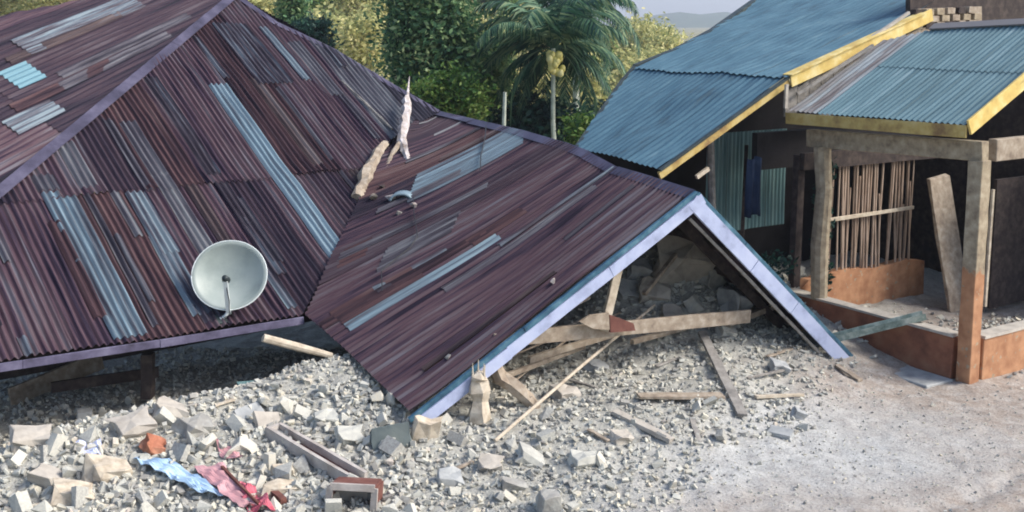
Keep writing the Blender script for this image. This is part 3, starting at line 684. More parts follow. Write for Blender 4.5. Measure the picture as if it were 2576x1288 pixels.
# posts, beams, low walls
zp = 2.52
MB().beam(W(0, 0, 0), W(0, 0, zp), .175, .175, side=qv, segs=14, jit=.004).build('corner_post', PPOST, h2, bevel=.008)
MB().beam(W(-.05, .01, 2.62), W(2.45, .01, 2.555), .12, .22, segs=4, jit=.004).build('porch_beam', POSTW, h2, bevel=.008)
MB().beam(W(.0, .2, 2.62), W(.0, 3.5, 2.62), .12, .24, segs=3, jit=.004).build('porch_beam', WOOD, h2, bevel=.008)
MB().tube([W(2.18, 0, .5), W(2.2, 0, 1.2), W(2.16, .0, 1.9), W(2.22, 0, 2.46)], [.105, .11, .10, .115], 10, .06).build('log_post', POSTW, h2)
MB().beam(W(.15, 0, .25), W(3.2, 0, .25), .16, .5, segs=3, jit=.004).build('low_wall', ORNGD, h2, bevel=.01)
MB().beam(W(.15, 0, .515), W(3.2, 0, .515), .19, .03, segs=6, jit=.004).build('wall_cap', CEM, h2)
MB().beam(W(0, .16, .25), W(0, 3.2, .25), .15, .5, segs=3, jit=.004).build('low_wall', ORNG, h2, bevel=.01)
MB().beam(W(0, .16, .515), W(0, 3.2, .515), .18, .03, segs=6, jit=.004).build('wall_cap', CEM, h2)
# inner wall: stub, bamboo slats, bar, frame
iw = 2.62
MB().prism([W(iw, .12, .0), W(iw, 2.72, 0), W(iw, 2.70, .60), W(iw, 2.3, .66), W(iw, 1.6, .62), W(iw, 1.0, .68), W(iw, .3, .62), W(iw, .05, .45)], dv * .14).build('stub_wall', ORNG, h2)
for k in range(34):
    j = .46 + k * .059 + rnd(-.012, .012)
    if k in (6, 23, 24): continue
    j2 = j + rnd(-.05, .05); zt_ = 2.12 if rnd(0, 1) < .8 else rnd(1.35, 2.0); MB().tube([W(iw + rnd(.02, .07), j2, rnd(.55, .66)), W(iw + .05, (j + j2) / 2 + rnd(-.015, .015), 1.3), W(iw + .05, j, zt_)], [rnd(.010, .021)] * 3, 5, .1).build('bamboo_slat', BAMB, h2)
MB().beam(W(iw - .02, .32, 1.40), W(iw - .02, 2.35, 1.42), .035, .045, jit=.003, segs=3).build('cross_bar', WOODL, h2)
MB().beam(W(iw + .02, .1, 2.22), W(iw + .02, 3.0, 2.2), .08, .22, jit=.003, segs=3).build('lintel', WOODD, h2)
MB().beam(W(iw + .1, .12, .4), W(iw + .1, .14, 2.3), .10, .12).build('door_post', WOODD, h2)
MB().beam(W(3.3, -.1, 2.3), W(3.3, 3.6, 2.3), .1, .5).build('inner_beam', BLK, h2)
# teal corrugated wall sheets, back walls
for k in range(4):
    j0 = (hit(1775, 450, (W(4.3, 0, 0), dv)) - P0).dot(qv) + k * .40; m_ = TEALW
    def pos(a, b, j0=j0): return W(4.3, j0 + a, .85 + b)
    make_sheet('iron_wall_sheet', h2, TEALW, pos, lambda a: (0, 1.6), 0, .42, .15, 1.6, lambda a, b: -dv, lift=(k % 2) * .004)
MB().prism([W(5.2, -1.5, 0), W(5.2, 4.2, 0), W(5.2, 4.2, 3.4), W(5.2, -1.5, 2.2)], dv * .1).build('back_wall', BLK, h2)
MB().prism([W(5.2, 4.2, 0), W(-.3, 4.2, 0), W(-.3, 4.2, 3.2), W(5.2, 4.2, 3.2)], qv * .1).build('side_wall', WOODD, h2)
MB().tube([W(3.6, -.62, .5), W(3.55, -.58, 1.2), W(3.6, -.62, 2.5)], [.06, .055, .05], 8, .1).build('inner_post', WOODG, h2)
MB().beam(W(3.4, -.2, .3), W(3.9, .35, 2.3), .05, .07).build('brace', WOODD, h2)
_p = (W(.9, 0, 0), dv); _a = hit(2482, 700, _p); _j = (_a - P0).dot(qv); MB().beam(W(.9, _j, .45), W(.9, _j + .02, 1.95), .03, .04).build('pale_upright', WOODL, h2)
_p = (W(1.6, 0, 0), dv); j_ = (hit(2500, 600, _p) - P0).dot(qv)
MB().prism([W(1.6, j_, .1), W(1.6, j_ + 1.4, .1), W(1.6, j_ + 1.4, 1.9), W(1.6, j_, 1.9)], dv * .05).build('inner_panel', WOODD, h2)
_p = (W(i1 + .06, 0, 0), dv)
for r in range(3):
    for k in range(6):
        u_ = 2296 + k * 27 + (r % 2) * 13; v_ = 66 - r * 17 - k * 1.5
        c_ = hit(u_, v_, _p); MB().beam(c_, c_ + qv * .17, .10, .09, side=dv, jit=.004).build('brick', random.choice([WOOD, POSTW, WOODD]), h2, bevel=.004)
_a, _b, _c, _d = [hit(u_, v_, (W(i1 + .10, 0, 0), dv)) for u_, v_ in ((2292, 74), (2470, 60), (2470, 16), (2310, 22))]
MB().prism([_a, _b, _c, _d], dv * .05).build('mortar_bed', WOOD, h2)
_a, _b, _c, _d = [hit(u_, v_, (W(i1 + .25, 0, 0), dv)) for u_, v_ in ((2290, 110), (2760, 110), (2760, -80), (2290, -80))]
MB().prism([_a, _b, _c, _d], dv * .08).build('upper_wall', WOODD, h2)
MB().beam(hit(1752, 446, (W(i1 + .1, 0, 0), dv)), hit(1782, 424, (W(i1 + .1, 0, 0), dv)), .04, .05).build('rafter_tail', WOODL, h2)
# loose things on and in the house
MB().beam(hit(2415, 800, (W(1.9, 0, 0), dv)), hit(2360, 445, (W(2.3, 0, 0), dv)), .06, .44, side=dv, segs=5, jit=.012).prop('leaning_board', WOOD, 'broad brown board leaning in the porch beside the bamboo slats', 'board', bevel=.006)
ga_ = hit(2100, 852, (W(0, -.25, 0), -qv)); gb_ = hit(2328, 806, (W(0, .12, 0), -qv))
gb_ = W((gb_ - P0).dot(dv), .1, .60); ga_ = hitz(2088, 855, .30)
mb = MB(); d = (gb_ - ga_).normalized(); sd = d.cross(Vector((0, 0, 1))).normalized(); up = sd.cross(d)
prof = [(-.07, .05), (-.06, -.03), (.0, -.05), (.06, -.03), (.07, .05), (.062, .05), (.052, -.022), (0, -.04), (-.052, -.022), (-.062, .05)]
vs = [c + sd * x + up * z for c in (ga_, gb_) for x, z in prof]; n_ = len(prof)
mb.add(vs, [(i, (i + 1) % n_, n_ + (i + 1) % n_, n_ + i) for i in range(n_)] + [tuple(range(n_)), tuple(range(2 * n_ - 1, n_ - 1, -1))])
mb.prop('fallen_gutter', GUTT, 'length of grey green gutter resting on the low porch wall', 'gutter')
cl = []
c0 = W(3.1, -.42, 2.25)
for r in range(7):
    for k in range(9): cl.append(c0 + qv * (k * .035) + dv * (.03 * math.sin(k * 1.7 + r * .3)) - Vector((0, 0, r * .13 + .02 * math.sin(k))))
mb = MB().add(cl, [(r * 9 + k, r * 9 + k + 1, r * 9 + 10 + k, r * 9 + 9 + k) for r in range(6) for k in range(8)])
o = mb.prop('hanging_cloth', BLUC, 'dark blue cloth hanging in the shade behind the log post', 'cloth', smooth=True)
md = o.modifiers.new('s', 'SOLIDIFY'); md.thickness = .006
# concrete apron along the wall
ap = MB().prism([W(.12, -.55, -.02), W(2.9, -.60, -.02), W(2.9, -.09, -.02), W(.10, -.10, -.02)], Vector((0, 0, .045)))
tag(ap.build('pavement', CONC, bevel=.01), kind='structure')
# vine on the porch
def leafcloud(mb, c, rad, n, size, seedscale=1.0, clump=0, squash=1.0, bottom=-1):
    cl = [Vector((rnd(-1, 1), rnd(-1, 1), rnd(-1, 1))) for _ in range(clump)] if clump else None
    for _ in range(n):
        if cl:
            q = random.choice(cl); q = q.normalized() * (q.length * .5) if q.length > 1 else q
            d = Vector((random.gauss(0, .24), random.gauss(0, .24), random.gauss(0, .22))) + q * .85
        else:
            d = Vector((random.gauss(0, 1), random.gauss(0, 1), random.gauss(0, 1))).normalized() * rnd(.3, 1) ** .5
        if d.z < bottom: continue
        p = Vector(c) + Vector((d.x * rad[0], d.y * rad[1], d.z * rad[2]))
        s_ = size * rnd(.6, 1.3); a1 = Vector((random.gauss(0, 1), random.gauss(0, 1), random.gauss(0, .7))).normalized()
        a2 = a1.orthogonal().normalized(); a2 = (a2 * math.cos(rnd(0, 3)) + a1.cross(a2) * math.sin(rnd(0, 3))).normalized()
        b0 = len(mb.v)
        mb.v += [tuple(p - a1 * s_), tuple(p + a2 * s_ * .45), tuple(p + a1 * s_), tuple(p - a2 * s_ * .45)]; mb.f.append((b0, b0 + 1, b0 + 2, b0 + 3))
vt = thing('climbing_vine', 'dark leafy vine trailing down inside the porch beside the log post', 'vine', W(2.45, .25, .6))
mb = MB()
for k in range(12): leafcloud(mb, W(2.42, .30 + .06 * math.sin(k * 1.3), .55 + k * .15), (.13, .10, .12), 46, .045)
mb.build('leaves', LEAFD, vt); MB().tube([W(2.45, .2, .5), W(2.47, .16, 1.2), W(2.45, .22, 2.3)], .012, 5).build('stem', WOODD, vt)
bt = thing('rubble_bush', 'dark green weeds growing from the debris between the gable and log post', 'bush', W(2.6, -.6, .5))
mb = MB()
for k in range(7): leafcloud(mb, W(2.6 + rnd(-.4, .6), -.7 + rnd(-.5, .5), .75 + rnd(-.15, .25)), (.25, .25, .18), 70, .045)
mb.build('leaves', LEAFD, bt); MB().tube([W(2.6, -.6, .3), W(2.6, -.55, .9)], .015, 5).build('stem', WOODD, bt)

# ------------------------------------------------------------------ stones
def chunk(seed, kind=0):
    rs = random.Random(seed); bm = bmesh.new()
    n = rs.randint(9, 13)
    ax_ = (1, rs.uniform(.6, .95), rs.uniform(.4, .8))
    for _ in range(n):
        p = Vector((rs.uniform(-1, 1), rs.uniform(-1, 1), rs.uniform(-1, 1)))
        if kind == 0: p = p.normalized() * rs.uniform(.8, 1)
        bm.verts.new((p.x * ax_[0] * .6, p.y * ax_[1] * .6, p.z * ax_[2] * .6))
    r = bmesh.ops.convex_hull(bm, input=bm.verts)
    bmesh.ops.delete(bm, geom=[v for v in bm.verts if not v.link_faces], context='VERTS')
    me = bpy.data.meshes.new('stone'); bm.to_mesh(me); bm.free(); return me
CH = [chunk(i, i % 2) for i in range(14)]
for me in CH: me.materials.append(STONE_O)
def brickbat(seed):
    rs = random.Random(seed); bm = bmesh.new(); w_ = (1, rs.uniform(.5, .8), rs.uniform(.25, .6))
    for a in (-1, 1):
        for b in (-1, 1):
            for c in (-1, 1):
                k = rs.random()
                bm.verts.new([(.55 * q * ww * rs.uniform(.72, 1)) for q, ww in zip((a, b, c), w_)])
                if k < .5: bm.verts.new([(.55 * q * ww * rs.uniform(.55, .95)) for q, ww in zip((a, b, c), w_)])
    bmesh.ops.convex_hull(bm, input=bm.verts); bmesh.ops.delete(bm, geom=[v for v in bm.verts if not v.link_faces], context='VERTS')
    me = bpy.data.meshes.new('stone'); bm.to_mesh(me); bm.free(); me.materials.append(STONE_O); return me
BK = [brickbat(i + 40) for i in range(10)]; CH = CH + BK
data = [([v.co.copy() for v in me.vertices], [tuple(p.vertices) for p in me.polygons]) for me in CH]
def rrot(): return Matrix.Rotation(rnd(0, 6.28), 3, Vector((random.gauss(0, 1), random.gauss(0, 1), random.gauss(0, 1))).normalized())
# gravel: everything too small to count
def blocked(x, y): 
    q = Vector((x, y, 0)) - P0; return (q.dot(dv) > -.25 and q.dot(qv) > -.65)
mb = MB(); placed = 0
tries = 0
while placed < 42000 and tries < 300000:
    tries += 1
    x = rnd(-6.2, 6.6); y = 8.2 + (rnd(0, 1) ** 1.25) * 6.0
    dd = dens(x, y)
    if random.random() > max(.16, dd): continue
    if blocked(x, y): continue
    s_ = .010 + .062 * rnd(0, 1) ** 3.2
    if x < -.8 and y < 10.8: s_ *= 1.3
    if dd < .6: s_ = .007 + s_ * .33
    vsd, fsd = random.choice(data); m3 = rrot(); c = Vector((x, y, gh(x, y) + s_ * .25)); b0 = len(mb.v)
    mb.v += [tuple(c + (m3 @ v) * s_) for v in vsd]; mb.f += [tuple(i + b0 for i in f) for f in fsd]; placed += 1
for (n_, cx, cy, sx, sy) in ((900, 1.65, 13.5, .8, .6), (900, 3.0, 14.3, .7, .6), (700, 6.6, 13.4, .8, .6), (260, 4.6, 13.7, .35, .3), (350, 2.6, 13.9, .35, .45)):
    for _ in range(n_):
        x, y = random.gauss(cx, sx), random.gauss(cy, sy); s_ = rnd(.03, .10); vsd, fsd = random.choice(data); m3 = rrot(); c = Vector((x, y, gh(x, y) + s_ * .2)); b0 = len(mb.v)
        mb.v += [tuple(c + (m3 @ v) * s_) for v in vsd]; mb.f += [tuple(i + b0 for i in f) for f in fsd]
tag(link('rubble_gravel', mb.mesh('gravel'), STONE), 'pale crushed coral stone and plaster spread over the ground', 'rubble', kind='stuff')
# the larger stones, one by one
LMS = [(120, 1020, 'in the shade below the broad propped board'), (110, 1110, 'at the far left of the rubble'), (225, 1145, 'around the white and lilac rag'), (140, 1240, 'in the lower left corner'),
       (300, 1050, 'below the short dark post under the eave'), (385, 1140, 'around the red brown clay lump'), (300, 1220, 'in front of the beige boulder'), (430, 1210, 'beside the crumpled pale blue sheet'), (400, 1270, 'at the bottom edge below the blue sheet'),
       (500, 1010, 'near the shadow edge of the eave'), (560, 1140, 'above the pink cloth'), (650, 1045, 'around the pair of leaning slabs'), (720, 1210, 'between the red cloth and the door frame'), (640, 1280, 'by the bunched red cloth'),
       (800, 1010, 'in the shade left of the wing roof'), (800, 1140, 'beside the long door frame'), (900, 1250, 'beside the open wooden box'), (930, 1050, 'between the door frame and the left gable foot'), (985, 1120, 'around the dark grey green block'),
       (1010, 1220, 'right of the open wooden box'), (1120, 1130, 'right of the pale jagged lump'), (1200, 1060, 'at the foot of the tan stump'), (1250, 1170, 'below the foot of the thin pale pole'), (1180, 1270, 'at the bottom edge right of the wooden box'),
       (1380, 1270, 'around the upright cream block at the bottom'), (1340, 1040, 'beside the splintered log'), (1430, 1080, 'right of the long thin pole'), (1480, 1190, 'in the middle of the rubble before the gable'), (1560, 1000, 'left of the level brown board'),
       (1620, 1090, 'beside the pale dusty batten'), (1600, 1240, 'where the rubble thins at the bottom'), (1720, 1000, 'beside the level brown board'), (1850, 1040, 'at the lower end of the long grey plank'), (1760, 1150, 'on the dust below the grey stub of timber'),
       (1970, 1090, 'by the flat grey fragment on the dust'), (2050, 980, 'near the foot of the right rake'), (2000, 1220, 'lying alone on the pale dust'), (2300, 1080, 'lying loose on the open ground before the porch'), (2350, 1240, 'in the lower right corner of the ground')]
cnt = 0; tries = 0
while cnt < 285 and tries < 20000:
    tries += 1
    v = 985 + 320 * rnd(0, 1) ** .8; u = rnd(30, 2480)
    p = gp(u, v)
    dd = dens(p.x, p.y)
    if random.random() > max(.05, dd * (1.0 if u < 1150 else .45)) or blocked(p.x, p.y): continue
    big = rnd(0, 1) ** 2.6
    s_ = (.08 + .15 * big) * (1.0 if u < 1000 else .78) * (1 if dd > .5 else .6)
    o = bpy.data.objects.new('stone', random.choice(CH)); COL.objects.link(o)
    o.location = (p.x, p.y, gh(p.x, p.y) + s_ * .22); o.scale = (s_, s_, s_); o.rotation_euler = (rnd(0, 6.3), rnd(0, 6.3), rnd(0, 6.3))
    lm = min(LMS, key=lambda q: (q[0] - u) ** 2 + ((q[1] - v) * 1.6) ** 2)[2]
    kd = 'large pale block' if s_ > .15 else ('middling pale stone' if s_ > .10 else 'small pale stone')
    tag(o, kd + ' ' + lm, 'stone', 'loose stones of the rubble')
    cnt += 1
def block(px, size, m, label, cat='block', rot=None, yaw=None, jit=.12, lift=.3, name='concrete_block', group=None):
    p = gp(*px); sx, sy, sz = size
    bm = bmesh.new(); bmesh.ops.create_cube(bm, size=1)
    bmesh.ops.subdivide_edges(bm, edges=bm.edges, cuts=1, use_grid_fill=True)
    for v in bm.verts: v.co = Vector((v.co.x * sx, v.co.y * sy, v.co.z * sz)) + Vector((rnd(-1, 1) * sx, rnd(-1, 1) * sy, rnd(-1, 1) * sz)) * jit * .5
    bmesh.ops.bevel(bm, geom=list(bm.edges), offset=min(size) * .04, segments=1, affect='EDGES')
    me = bpy.data.meshes.new(name); bm.to_mesh(me); bm.free()
    o = link(name, me, m); o.location = p + Vector((0, 0, sz * lift)); o.rotation_euler = rot or (rnd(-.3, .3), rnd(-.3, .3), rnd(0, 3))
    return tag(o, label, cat, group)
block((985, 1120), (.36, .16, .22), SLATE, 'dark grey green block lying in front of the left gable foot', rot=(R(-25), R(-8), R(12)), jit=.08)
block((1072, 1108), (.24, .14, .26), WOODL, 'pale jagged lump right of the dark grey green block', 'lump', rot=(R(15), R(10), R(20)), jit=.4, name='plaster_lump')
block((213, 1060), (.15, .13, .15), CONC, 'grey cube of concrete left among the rubble under the eave', rot=(.1, .1, .3), jit=.1)
block((632, 1050), (.26, .22, .06), CONC, 'tilted grey slab, left one of the leaning pair', 'slab', rot=(R(38), R(-8), R(40)), jit=.1, name='broken_slab')
block((672, 1068), (.24, .22, .06), CEM, 'tilted beige slab, right one of the leaning pair', 'slab', rot=(R(42), R(12), R(35)), jit=.1, name='broken_slab')
block((385, 1135), (.17, .15, .14), BRICK, 'red brown clay lump on the rubble above the blue sheet', 'brick', rot=(.4, .5, .4), jit=.4, name='clay_lump')
block((270, 1205), (.32, .22, .2), WOODL, 'large beige boulder in the left of the rubble', 'boulder', rot=(.3, .2, .4), jit=.4, name='boulder')
block((490, 1090), (.28, .2, .16), STONE_O, 'large cream boulder above the red clay lump', 'boulder', rot=(.2, .3, .9), jit=.4, name='boulder')
block((185, 1260), (.30, .2, .14), WOODL, 'long cream stone at the lower left edge of the rubble', 'boulder', rot=(.1, .2, .2), jit=.4, name='boulder')
block((710, 1195), (.17, .12, .1), WOODL, 'cream block beside the brown door frame', rot=(.2, .1, .4), jit=.15)
block((610, 1140), (.20, .18, .15), STONE_O, 'rounded pinkish grey boulder above the pink cloth', 'boulder', rot=(.3, .6, .4), jit=.45, name='boulder')
block((820, 1065), (.20, .15, .12), STONE_O, 'pale stone behind the brown door frame', 'boulder', rot=(.3, .1, .4), jit=.45, name='boulder')
block((1965, 1095), (.22, .12, .07), CONC, 'flat grey concrete fragment on the dust right of the fallen plank', rot=(.25, .05, R(-30)), jit=.12)
block((2010, 1050), (.14, .10, .10), CONC, 'small broken concrete corner behind the flat fragment', rot=(.3, .4, .2), jit=.4)
block((1380, 1285), (.16, .16, .2), STONE_O, 'upright cream block at the bottom centre of the rubble', rot=(.1, .1, .3), jit=.2)
if 0: block((1010, 1000), (.30, .20, .26), SLATE, 'mossy grey lump in the shade under the left gable foot', 'lump', rot=(.2, .2, .3), jit=.4, name='plaster_lump')
block((1720, 700), (.75, .3, .55), CEM, 'big beige plaster mass inside the gable opening', 'plaster mass', rot=(.3, .1, .5), jit=.5, name='plaster_mass')
block((1850, 790), (.35, .3, .3), CONC, 'grey broken concrete lump at the right end of the tie beam', 'lump', rot=(.3, .4, .5), jit=.5, name='concrete_lump')

for (px_, sz, m_, lb, ro) in (((1640, 745), (.34, .26, .2), CEM, 'beige plaster slab inside the gable right of the king post', (.7, .2, .3)),
     ((1790, 720), (.3, .22, .22), STONE_O, 'pale masonry lump under the dark right slope of the gable', (.2, .5, .8)),
     ((1610, 690), (.26, .2, .2), CONC, 'grey masonry lump highest behind the king post', (.4, .2, .1)),
     ((1740, 770), (.22, .2, .14), STONE_O, 'small pale lump sitting behind the middle of the tie beam', (.3, .9, .3)),
     ((1950, 640), (.3, .24, .2), CONC, 'grey masonry block outside the right slope of the gable', (.3, .9, .3)),
     ((2000, 700), (.24, .2, .2), STONE_O, 'pale block in the shade left of the log post foot', (.6, .3, .3)),
     ((1920, 590), (.26, .2, .14), CONC, 'grey slab under the teal iron wall', (.2, .3, .9)),
     ((1470, 1165), (.26, .16, .12), STONE_O, 'long cream block in front of the thin pale pole foot', (.2, .1, .5)),
     ((1235, 1180), (.2, .15, .13), CEM, 'beige block straight below the pole foot', (.5, .1, .2)),
     ((430, 1040), (.26, .18, .14), CEM, 'beige block under the shadow edge of the eave', (.2, .4, .3)),
     ((80, 1120), (.3, .22, .16), CEM, 'big beige block at the far left of the rubble', (.3, .2, .6)),
     ((700, 1240), (.26, .14, .1), WOODL, 'cream block with a dark cut side right of the red cloth', (.1, .2, .5)),
     ((880, 1110), (.22, .18, .14), STONE_O, 'pale block between the door frame and the dark block', (.5, .2, .5)),
     ((330, 1080), (.34, .24, .12), CEM, 'broad flat beige slab behind the red brown lump', (.3, -.1, .6)),
     ((120, 1215), (.24, .2, .14), BRICK if 0 else CEM, 'beige block at the left edge below the white rag', (.1, .5, .1))):
    block(px_, sz, m_, lb, rot=ro, jit=.35, name='masonry_block')
for k, (px_, sz, m_, lb, ro) in enumerate((((1580, 740), (.30, .24, .14), CONC, 'grey slab leaning behind the king post', (.8, .1, .4)), ((1690, 800), (.24, .2, .12), CEM, 'beige slab just above the right half of the tie beam', (.6, .3, .2)),
     ((1830, 845), (.22, .18, .12), STONE_O, 'pale lump below the right end of the tie beam', (.3, .4, .1)), ((1420, 1000), (.24, .2, .12), CEM, 'flat beige slab between the splintered log and the sticks', (.2, .1, .6)),
     ((1500, 930), (.22, .16, .1), CONC, 'grey slab under the sticks of the gable', (.3, .2, .9)), ((1960, 930), (.2, .16, .1), CONC, 'grey slab left of the right rake foot', (.2, .3, .2)),
     ((1560, 1110), (.2, .14, .1), CEM, 'beige half brick in front of the dusty batten', (.3, .3, .7)), ((1330, 1160), (.22, .16, .12), STONE_O, 'cream block right of the thin pole foot', (.2, .6, .3)),
     ((1290, 1230), (.18, .14, .1), STONE_O, 'cream chunk low in the rubble left of the upright block', (.2, .3, .3)), ((1130, 1215), (.2, .16, .12), CONC, 'grey chunk between the wooden box and the pole foot', (.5, .3, .3)))):
    block(px_, sz, m_, lb, rot=ro, jit=.3, name='masonry_block')
# ------------------------------------------------------------------ planks and poles on the rubble
def plank(p, q, wd, th, m, label, cat='plank', l0=.03, l1=.03, name='plank', flat=True, jit=.004):
    a_, b_ = gp(*p, l0), gp(*q, l1)
    MB().beam(a_, b_, wd, th, segs=5, jit=jit).prop(name, m, label, cat, bevel=.002)
def pole(p, q, r, m, label, l0=.04, l1=.04, name='pole'):
    a_, b_ = gp(*p, l0), gp(*q, l1); mid = a_.lerp(b_, .5) + Vector((rnd(-.02, .02), 0, rnd(-.01, .02)))
    MB().tube([a_, mid, b_], [r, r * .95, r * .85], 8, .05).prop(name, m, label, 'pole')
pole((1245, 1122), (1645, 842), .018, WOODL, 'long thin pale pole slanting over the rubble below the gable', .05, .35)
pole((1275, 985), (1500, 858), .014, WOOD, 'thin brown stick fanning out below the tie beam, steepest', .05, .3)
pole((1265, 925), (1480, 862), .016, WOODG, 'grey stick just below the left end of the tie beam', .15, .3)
pole((1240, 942), (1560, 850), .013, WOOD, 'thin stick between two others under the tie beam', .12, .3)
plank((1765, 862), (1868, 1055), .10, .035, WOODG, 'long grey plank sloping down the rubble right of the gable middle', l0=.12, l1=.04)
plank((1605, 1008), (1818, 1010), .13, .03, WOOD, 'short brown board lying level on the rubble', l0=.05, l1=.06)
plank((1545, 1045), (1690, 1115), .09, .04, CEM, 'pale dusty batten left of the grey fragment in the rubble', l0=.04, l1=.03)
plank((1740, 1060), (1760, 1120), .05, .03, WOODG, 'short grey stub of timber in the dust', l0=.02, l1=.02)
plank((2105, 925), (2165, 965), .07, .03, WOOD, 'short weathered board near the foot of the right rake', l0=.03, l1=.03)
plank((2020, 1000), (1900, 1005), .05, .03, WOODL, 'splintered yellowish wood scrap right of the grey plank', l0=.03, l1=.03)
for k, (p, q, m_, lb) in enumerate((((1130, 1200), (1190, 1170), WOOD, 'short brown stick below the pale jagged lump'), ((540, 1030), (590, 1015), WOODL, 'short pale stick above the leaning slabs'),
    ((1420, 960), (1500, 985), WOODG, 'grey stick on the rubble left of the level brown board'), ((1650, 930), (1720, 905), WOODG, 'grey stick below the middle of the tie beam'), ((1930, 905), (2010, 880), WOOD, 'brown stick in the shade right of the long plank'),
    ((1480, 1090), (1530, 1120), WOOD, 'brown splinter left of the dusty batten'), ((60, 1290), (200, 1262), WOODL, 'pale timber along the bottom left edge'), ((1880, 960), (1990, 935), WOODG, 'grey lath right of the long plank head'))):
    plank(p, q, rnd(.03, .05), .02, m_, lb, l0=.04, l1=.04, name='stick')
# under the left eave
a_, b_ = gp(25, 1022, .10), hit(262, 892, (E2 - Vector((-.4, .4, 0)) * .2, Vector((.64, -.77, 0)))); b_ = hity(255, 905, a_.y + .9)
MB().beam(a_, b_, .05, .22, segs=4, jit=.004).prop('broad_board', WOOD, 'broad brown board propped under the left eave', 'board', bevel=.003)
a_, b_ = hity(662, 850, 11.0), hity(835, 895, 11.3)
MB().tube([a_, a_.lerp(b_, .5), b_], [.045, .042, .03], 9, .06).prop('log_end', WOODL, 'pale round log sticking out under the eave beside the valley', 'log')
a_, b_ = hity(130, 975, 11.6), hity(400, 935, 12.1)
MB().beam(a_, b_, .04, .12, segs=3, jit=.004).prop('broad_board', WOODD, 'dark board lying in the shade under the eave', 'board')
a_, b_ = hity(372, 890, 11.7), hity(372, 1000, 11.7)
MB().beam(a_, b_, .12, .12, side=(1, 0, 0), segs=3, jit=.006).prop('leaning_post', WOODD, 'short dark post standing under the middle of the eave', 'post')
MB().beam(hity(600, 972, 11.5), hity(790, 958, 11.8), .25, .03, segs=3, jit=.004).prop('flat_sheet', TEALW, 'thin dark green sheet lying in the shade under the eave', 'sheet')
# stump and splinters below the gable
st = thing('broken_stump', 'tan splintered timber stump standing under the left rake', 'stump', gp(1205, 1045))
s0, s1 = gp(1208, 1055, 0), hity(1205, 935, gp(1208, 1055).y)
stack([s0, s0.lerp(s1, .4), s0.lerp(s1, .8), s1], [.12, .09, .10, .04], WOODL, 'trunk', st)
for k in range(5):
    b0 = s0.lerp(s1, .75) + Vector((rnd(-.06, .06), rnd(-.04, .04), 0)); MB().tube([b0, b0 + Vector((rnd(-.03, .03), 0, rnd(.12, .24)))], [.02, .003], 5).build('splinter', WOODL, st)
sp = thing('splintered_log', 'pale splintered log lying from the left rake down to the right', 'log', gp(1300, 1000))
y_ = gp(1350, 1025).y
stack([hity(1238, 905, y_), hity(1262, 950, y_), hity(1310, 985, y_), hity(1352, 1028, y_)], [.05, .075, .085, .05], WOOD, 'trunk', sp)
for k in range(4):
    b0 = hity(1250 + k * 22, 955 + k * 18, y_ - .03); MB().tube([b0, b0 + Vector((rnd(.1, .25), rnd(-.05, .05), rnd(-.10, .02)))], [.02, .004], 5).build('splinter', WOOD, sp)
# wooden frames
fr = thing('door_frame', 'long brown door frame lying in the rubble, chalky white edges', 'frame', gp(790, 1160))
c1, c2 = gp(690, 1098, .06), gp(905, 1225, .06); d = (c2 - c1).normalized(); sd = d.cross(Vector((0, 0, 1))).normalized(); up = Vector((0, 0, 1))
MB().beam(c1 + sd * .07, c2 + sd * .07, .035, .11, segs=4, jit=.003).build('stile', FRAMEW, fr)
MB().beam(c1 - sd * .07, c2 - sd * .07, .035, .11, segs=4, jit=.003).build('stile', FRAMEW, fr)
MB().beam(c1 + Vector((0, 0, -.03)), c2 + Vector((0, 0, -.03)), .11, .03).build('inner_panel', MAROON, fr)
MB().beam(c1 - sd * .09, c1 + sd * .09, .035, .10).build('rail', FRAMEW, fr)
bx_ = thing('open_wooden_box', 'square chalky white wooden box frame with maroon inside, cut by the bottom edge', 'box frame', gp(880, 1270))
y_ = gp(880, 1290).y + .02
q0, q1, q2, q3 = [hity(u, v, y_) for u, v in ((832, 1222), (944, 1228), (936, 1340), (818, 1335))]
bd = Vector((.03, .22, -.03))
for p, q in ((q0, q1), (q1, q2), (q2, q3), (q3, q0)):
    MB().beam(p + bd * .5, q + bd * .5, bd.length, .03, side=bd, segs=2, jit=.002).build('side_board', MAROON, bx_)
    MB().beam(p - bd * .05, q - bd * .05, .025, .055, side=bd, segs=2, jit=.002).build('edge_trim', FRAMEW, bx_)
MB().prism([q0 + bd * .8, q1 + bd * .8, q2 + bd * .8, q3 + bd * .8], bd * .1).build('back_panel', CEM, bx_)
plank((1000 - 330, 1238), (1000 - 285, 1275), .06, .05, MAROON, 'short maroon timber right of the red cloth', l0=.05, l1=.05)
plank((560, 1200), (650, 1290), .02, .03, MAROON, 'narrow maroon strip between the blue sheet and pink cloth', l0=.09, l1=.08)
# crumpled sheets and cloths: draped grids
def drape(name, corners, m, label, cat, amp=.04, n=14, lift=.06, seed=0):
    C = [gp(*c, lift) for c in corners]; vs = []
    for j in range(n + 1):
        for i in range(n + 1):
            a_, b_ = i / n, j / n
            p = C[0].lerp(C[1], a_).lerp(C[3].lerp(C[2], a_), b_)
            q = Vector((p.x * 6 + seed, p.y * 6, seed * 1.3))
            p = p + Vector((noise.noise(q) * .04, noise.noise(q + Vector((5, 5, 5))) * .04, amp * noise.noise(q * 1.7) + amp * .5 * noise.noise(q * 4)))
            p.z = max(p.z, gh(p.x, p.y) + .015)
            vs.append(p)
    mb = MB().add(vs, [(j * (n + 1) + i, j * (n + 1) + i + 1, (j + 1) * (n + 1) + i + 1, (j + 1) * (n + 1) + i) for j in range(n) for i in range(n)])
    o = mb.prop(name, m, label, cat, smooth=False); md = o.modifiers.new('s', 'SOLIDIFY'); md.thickness = .006
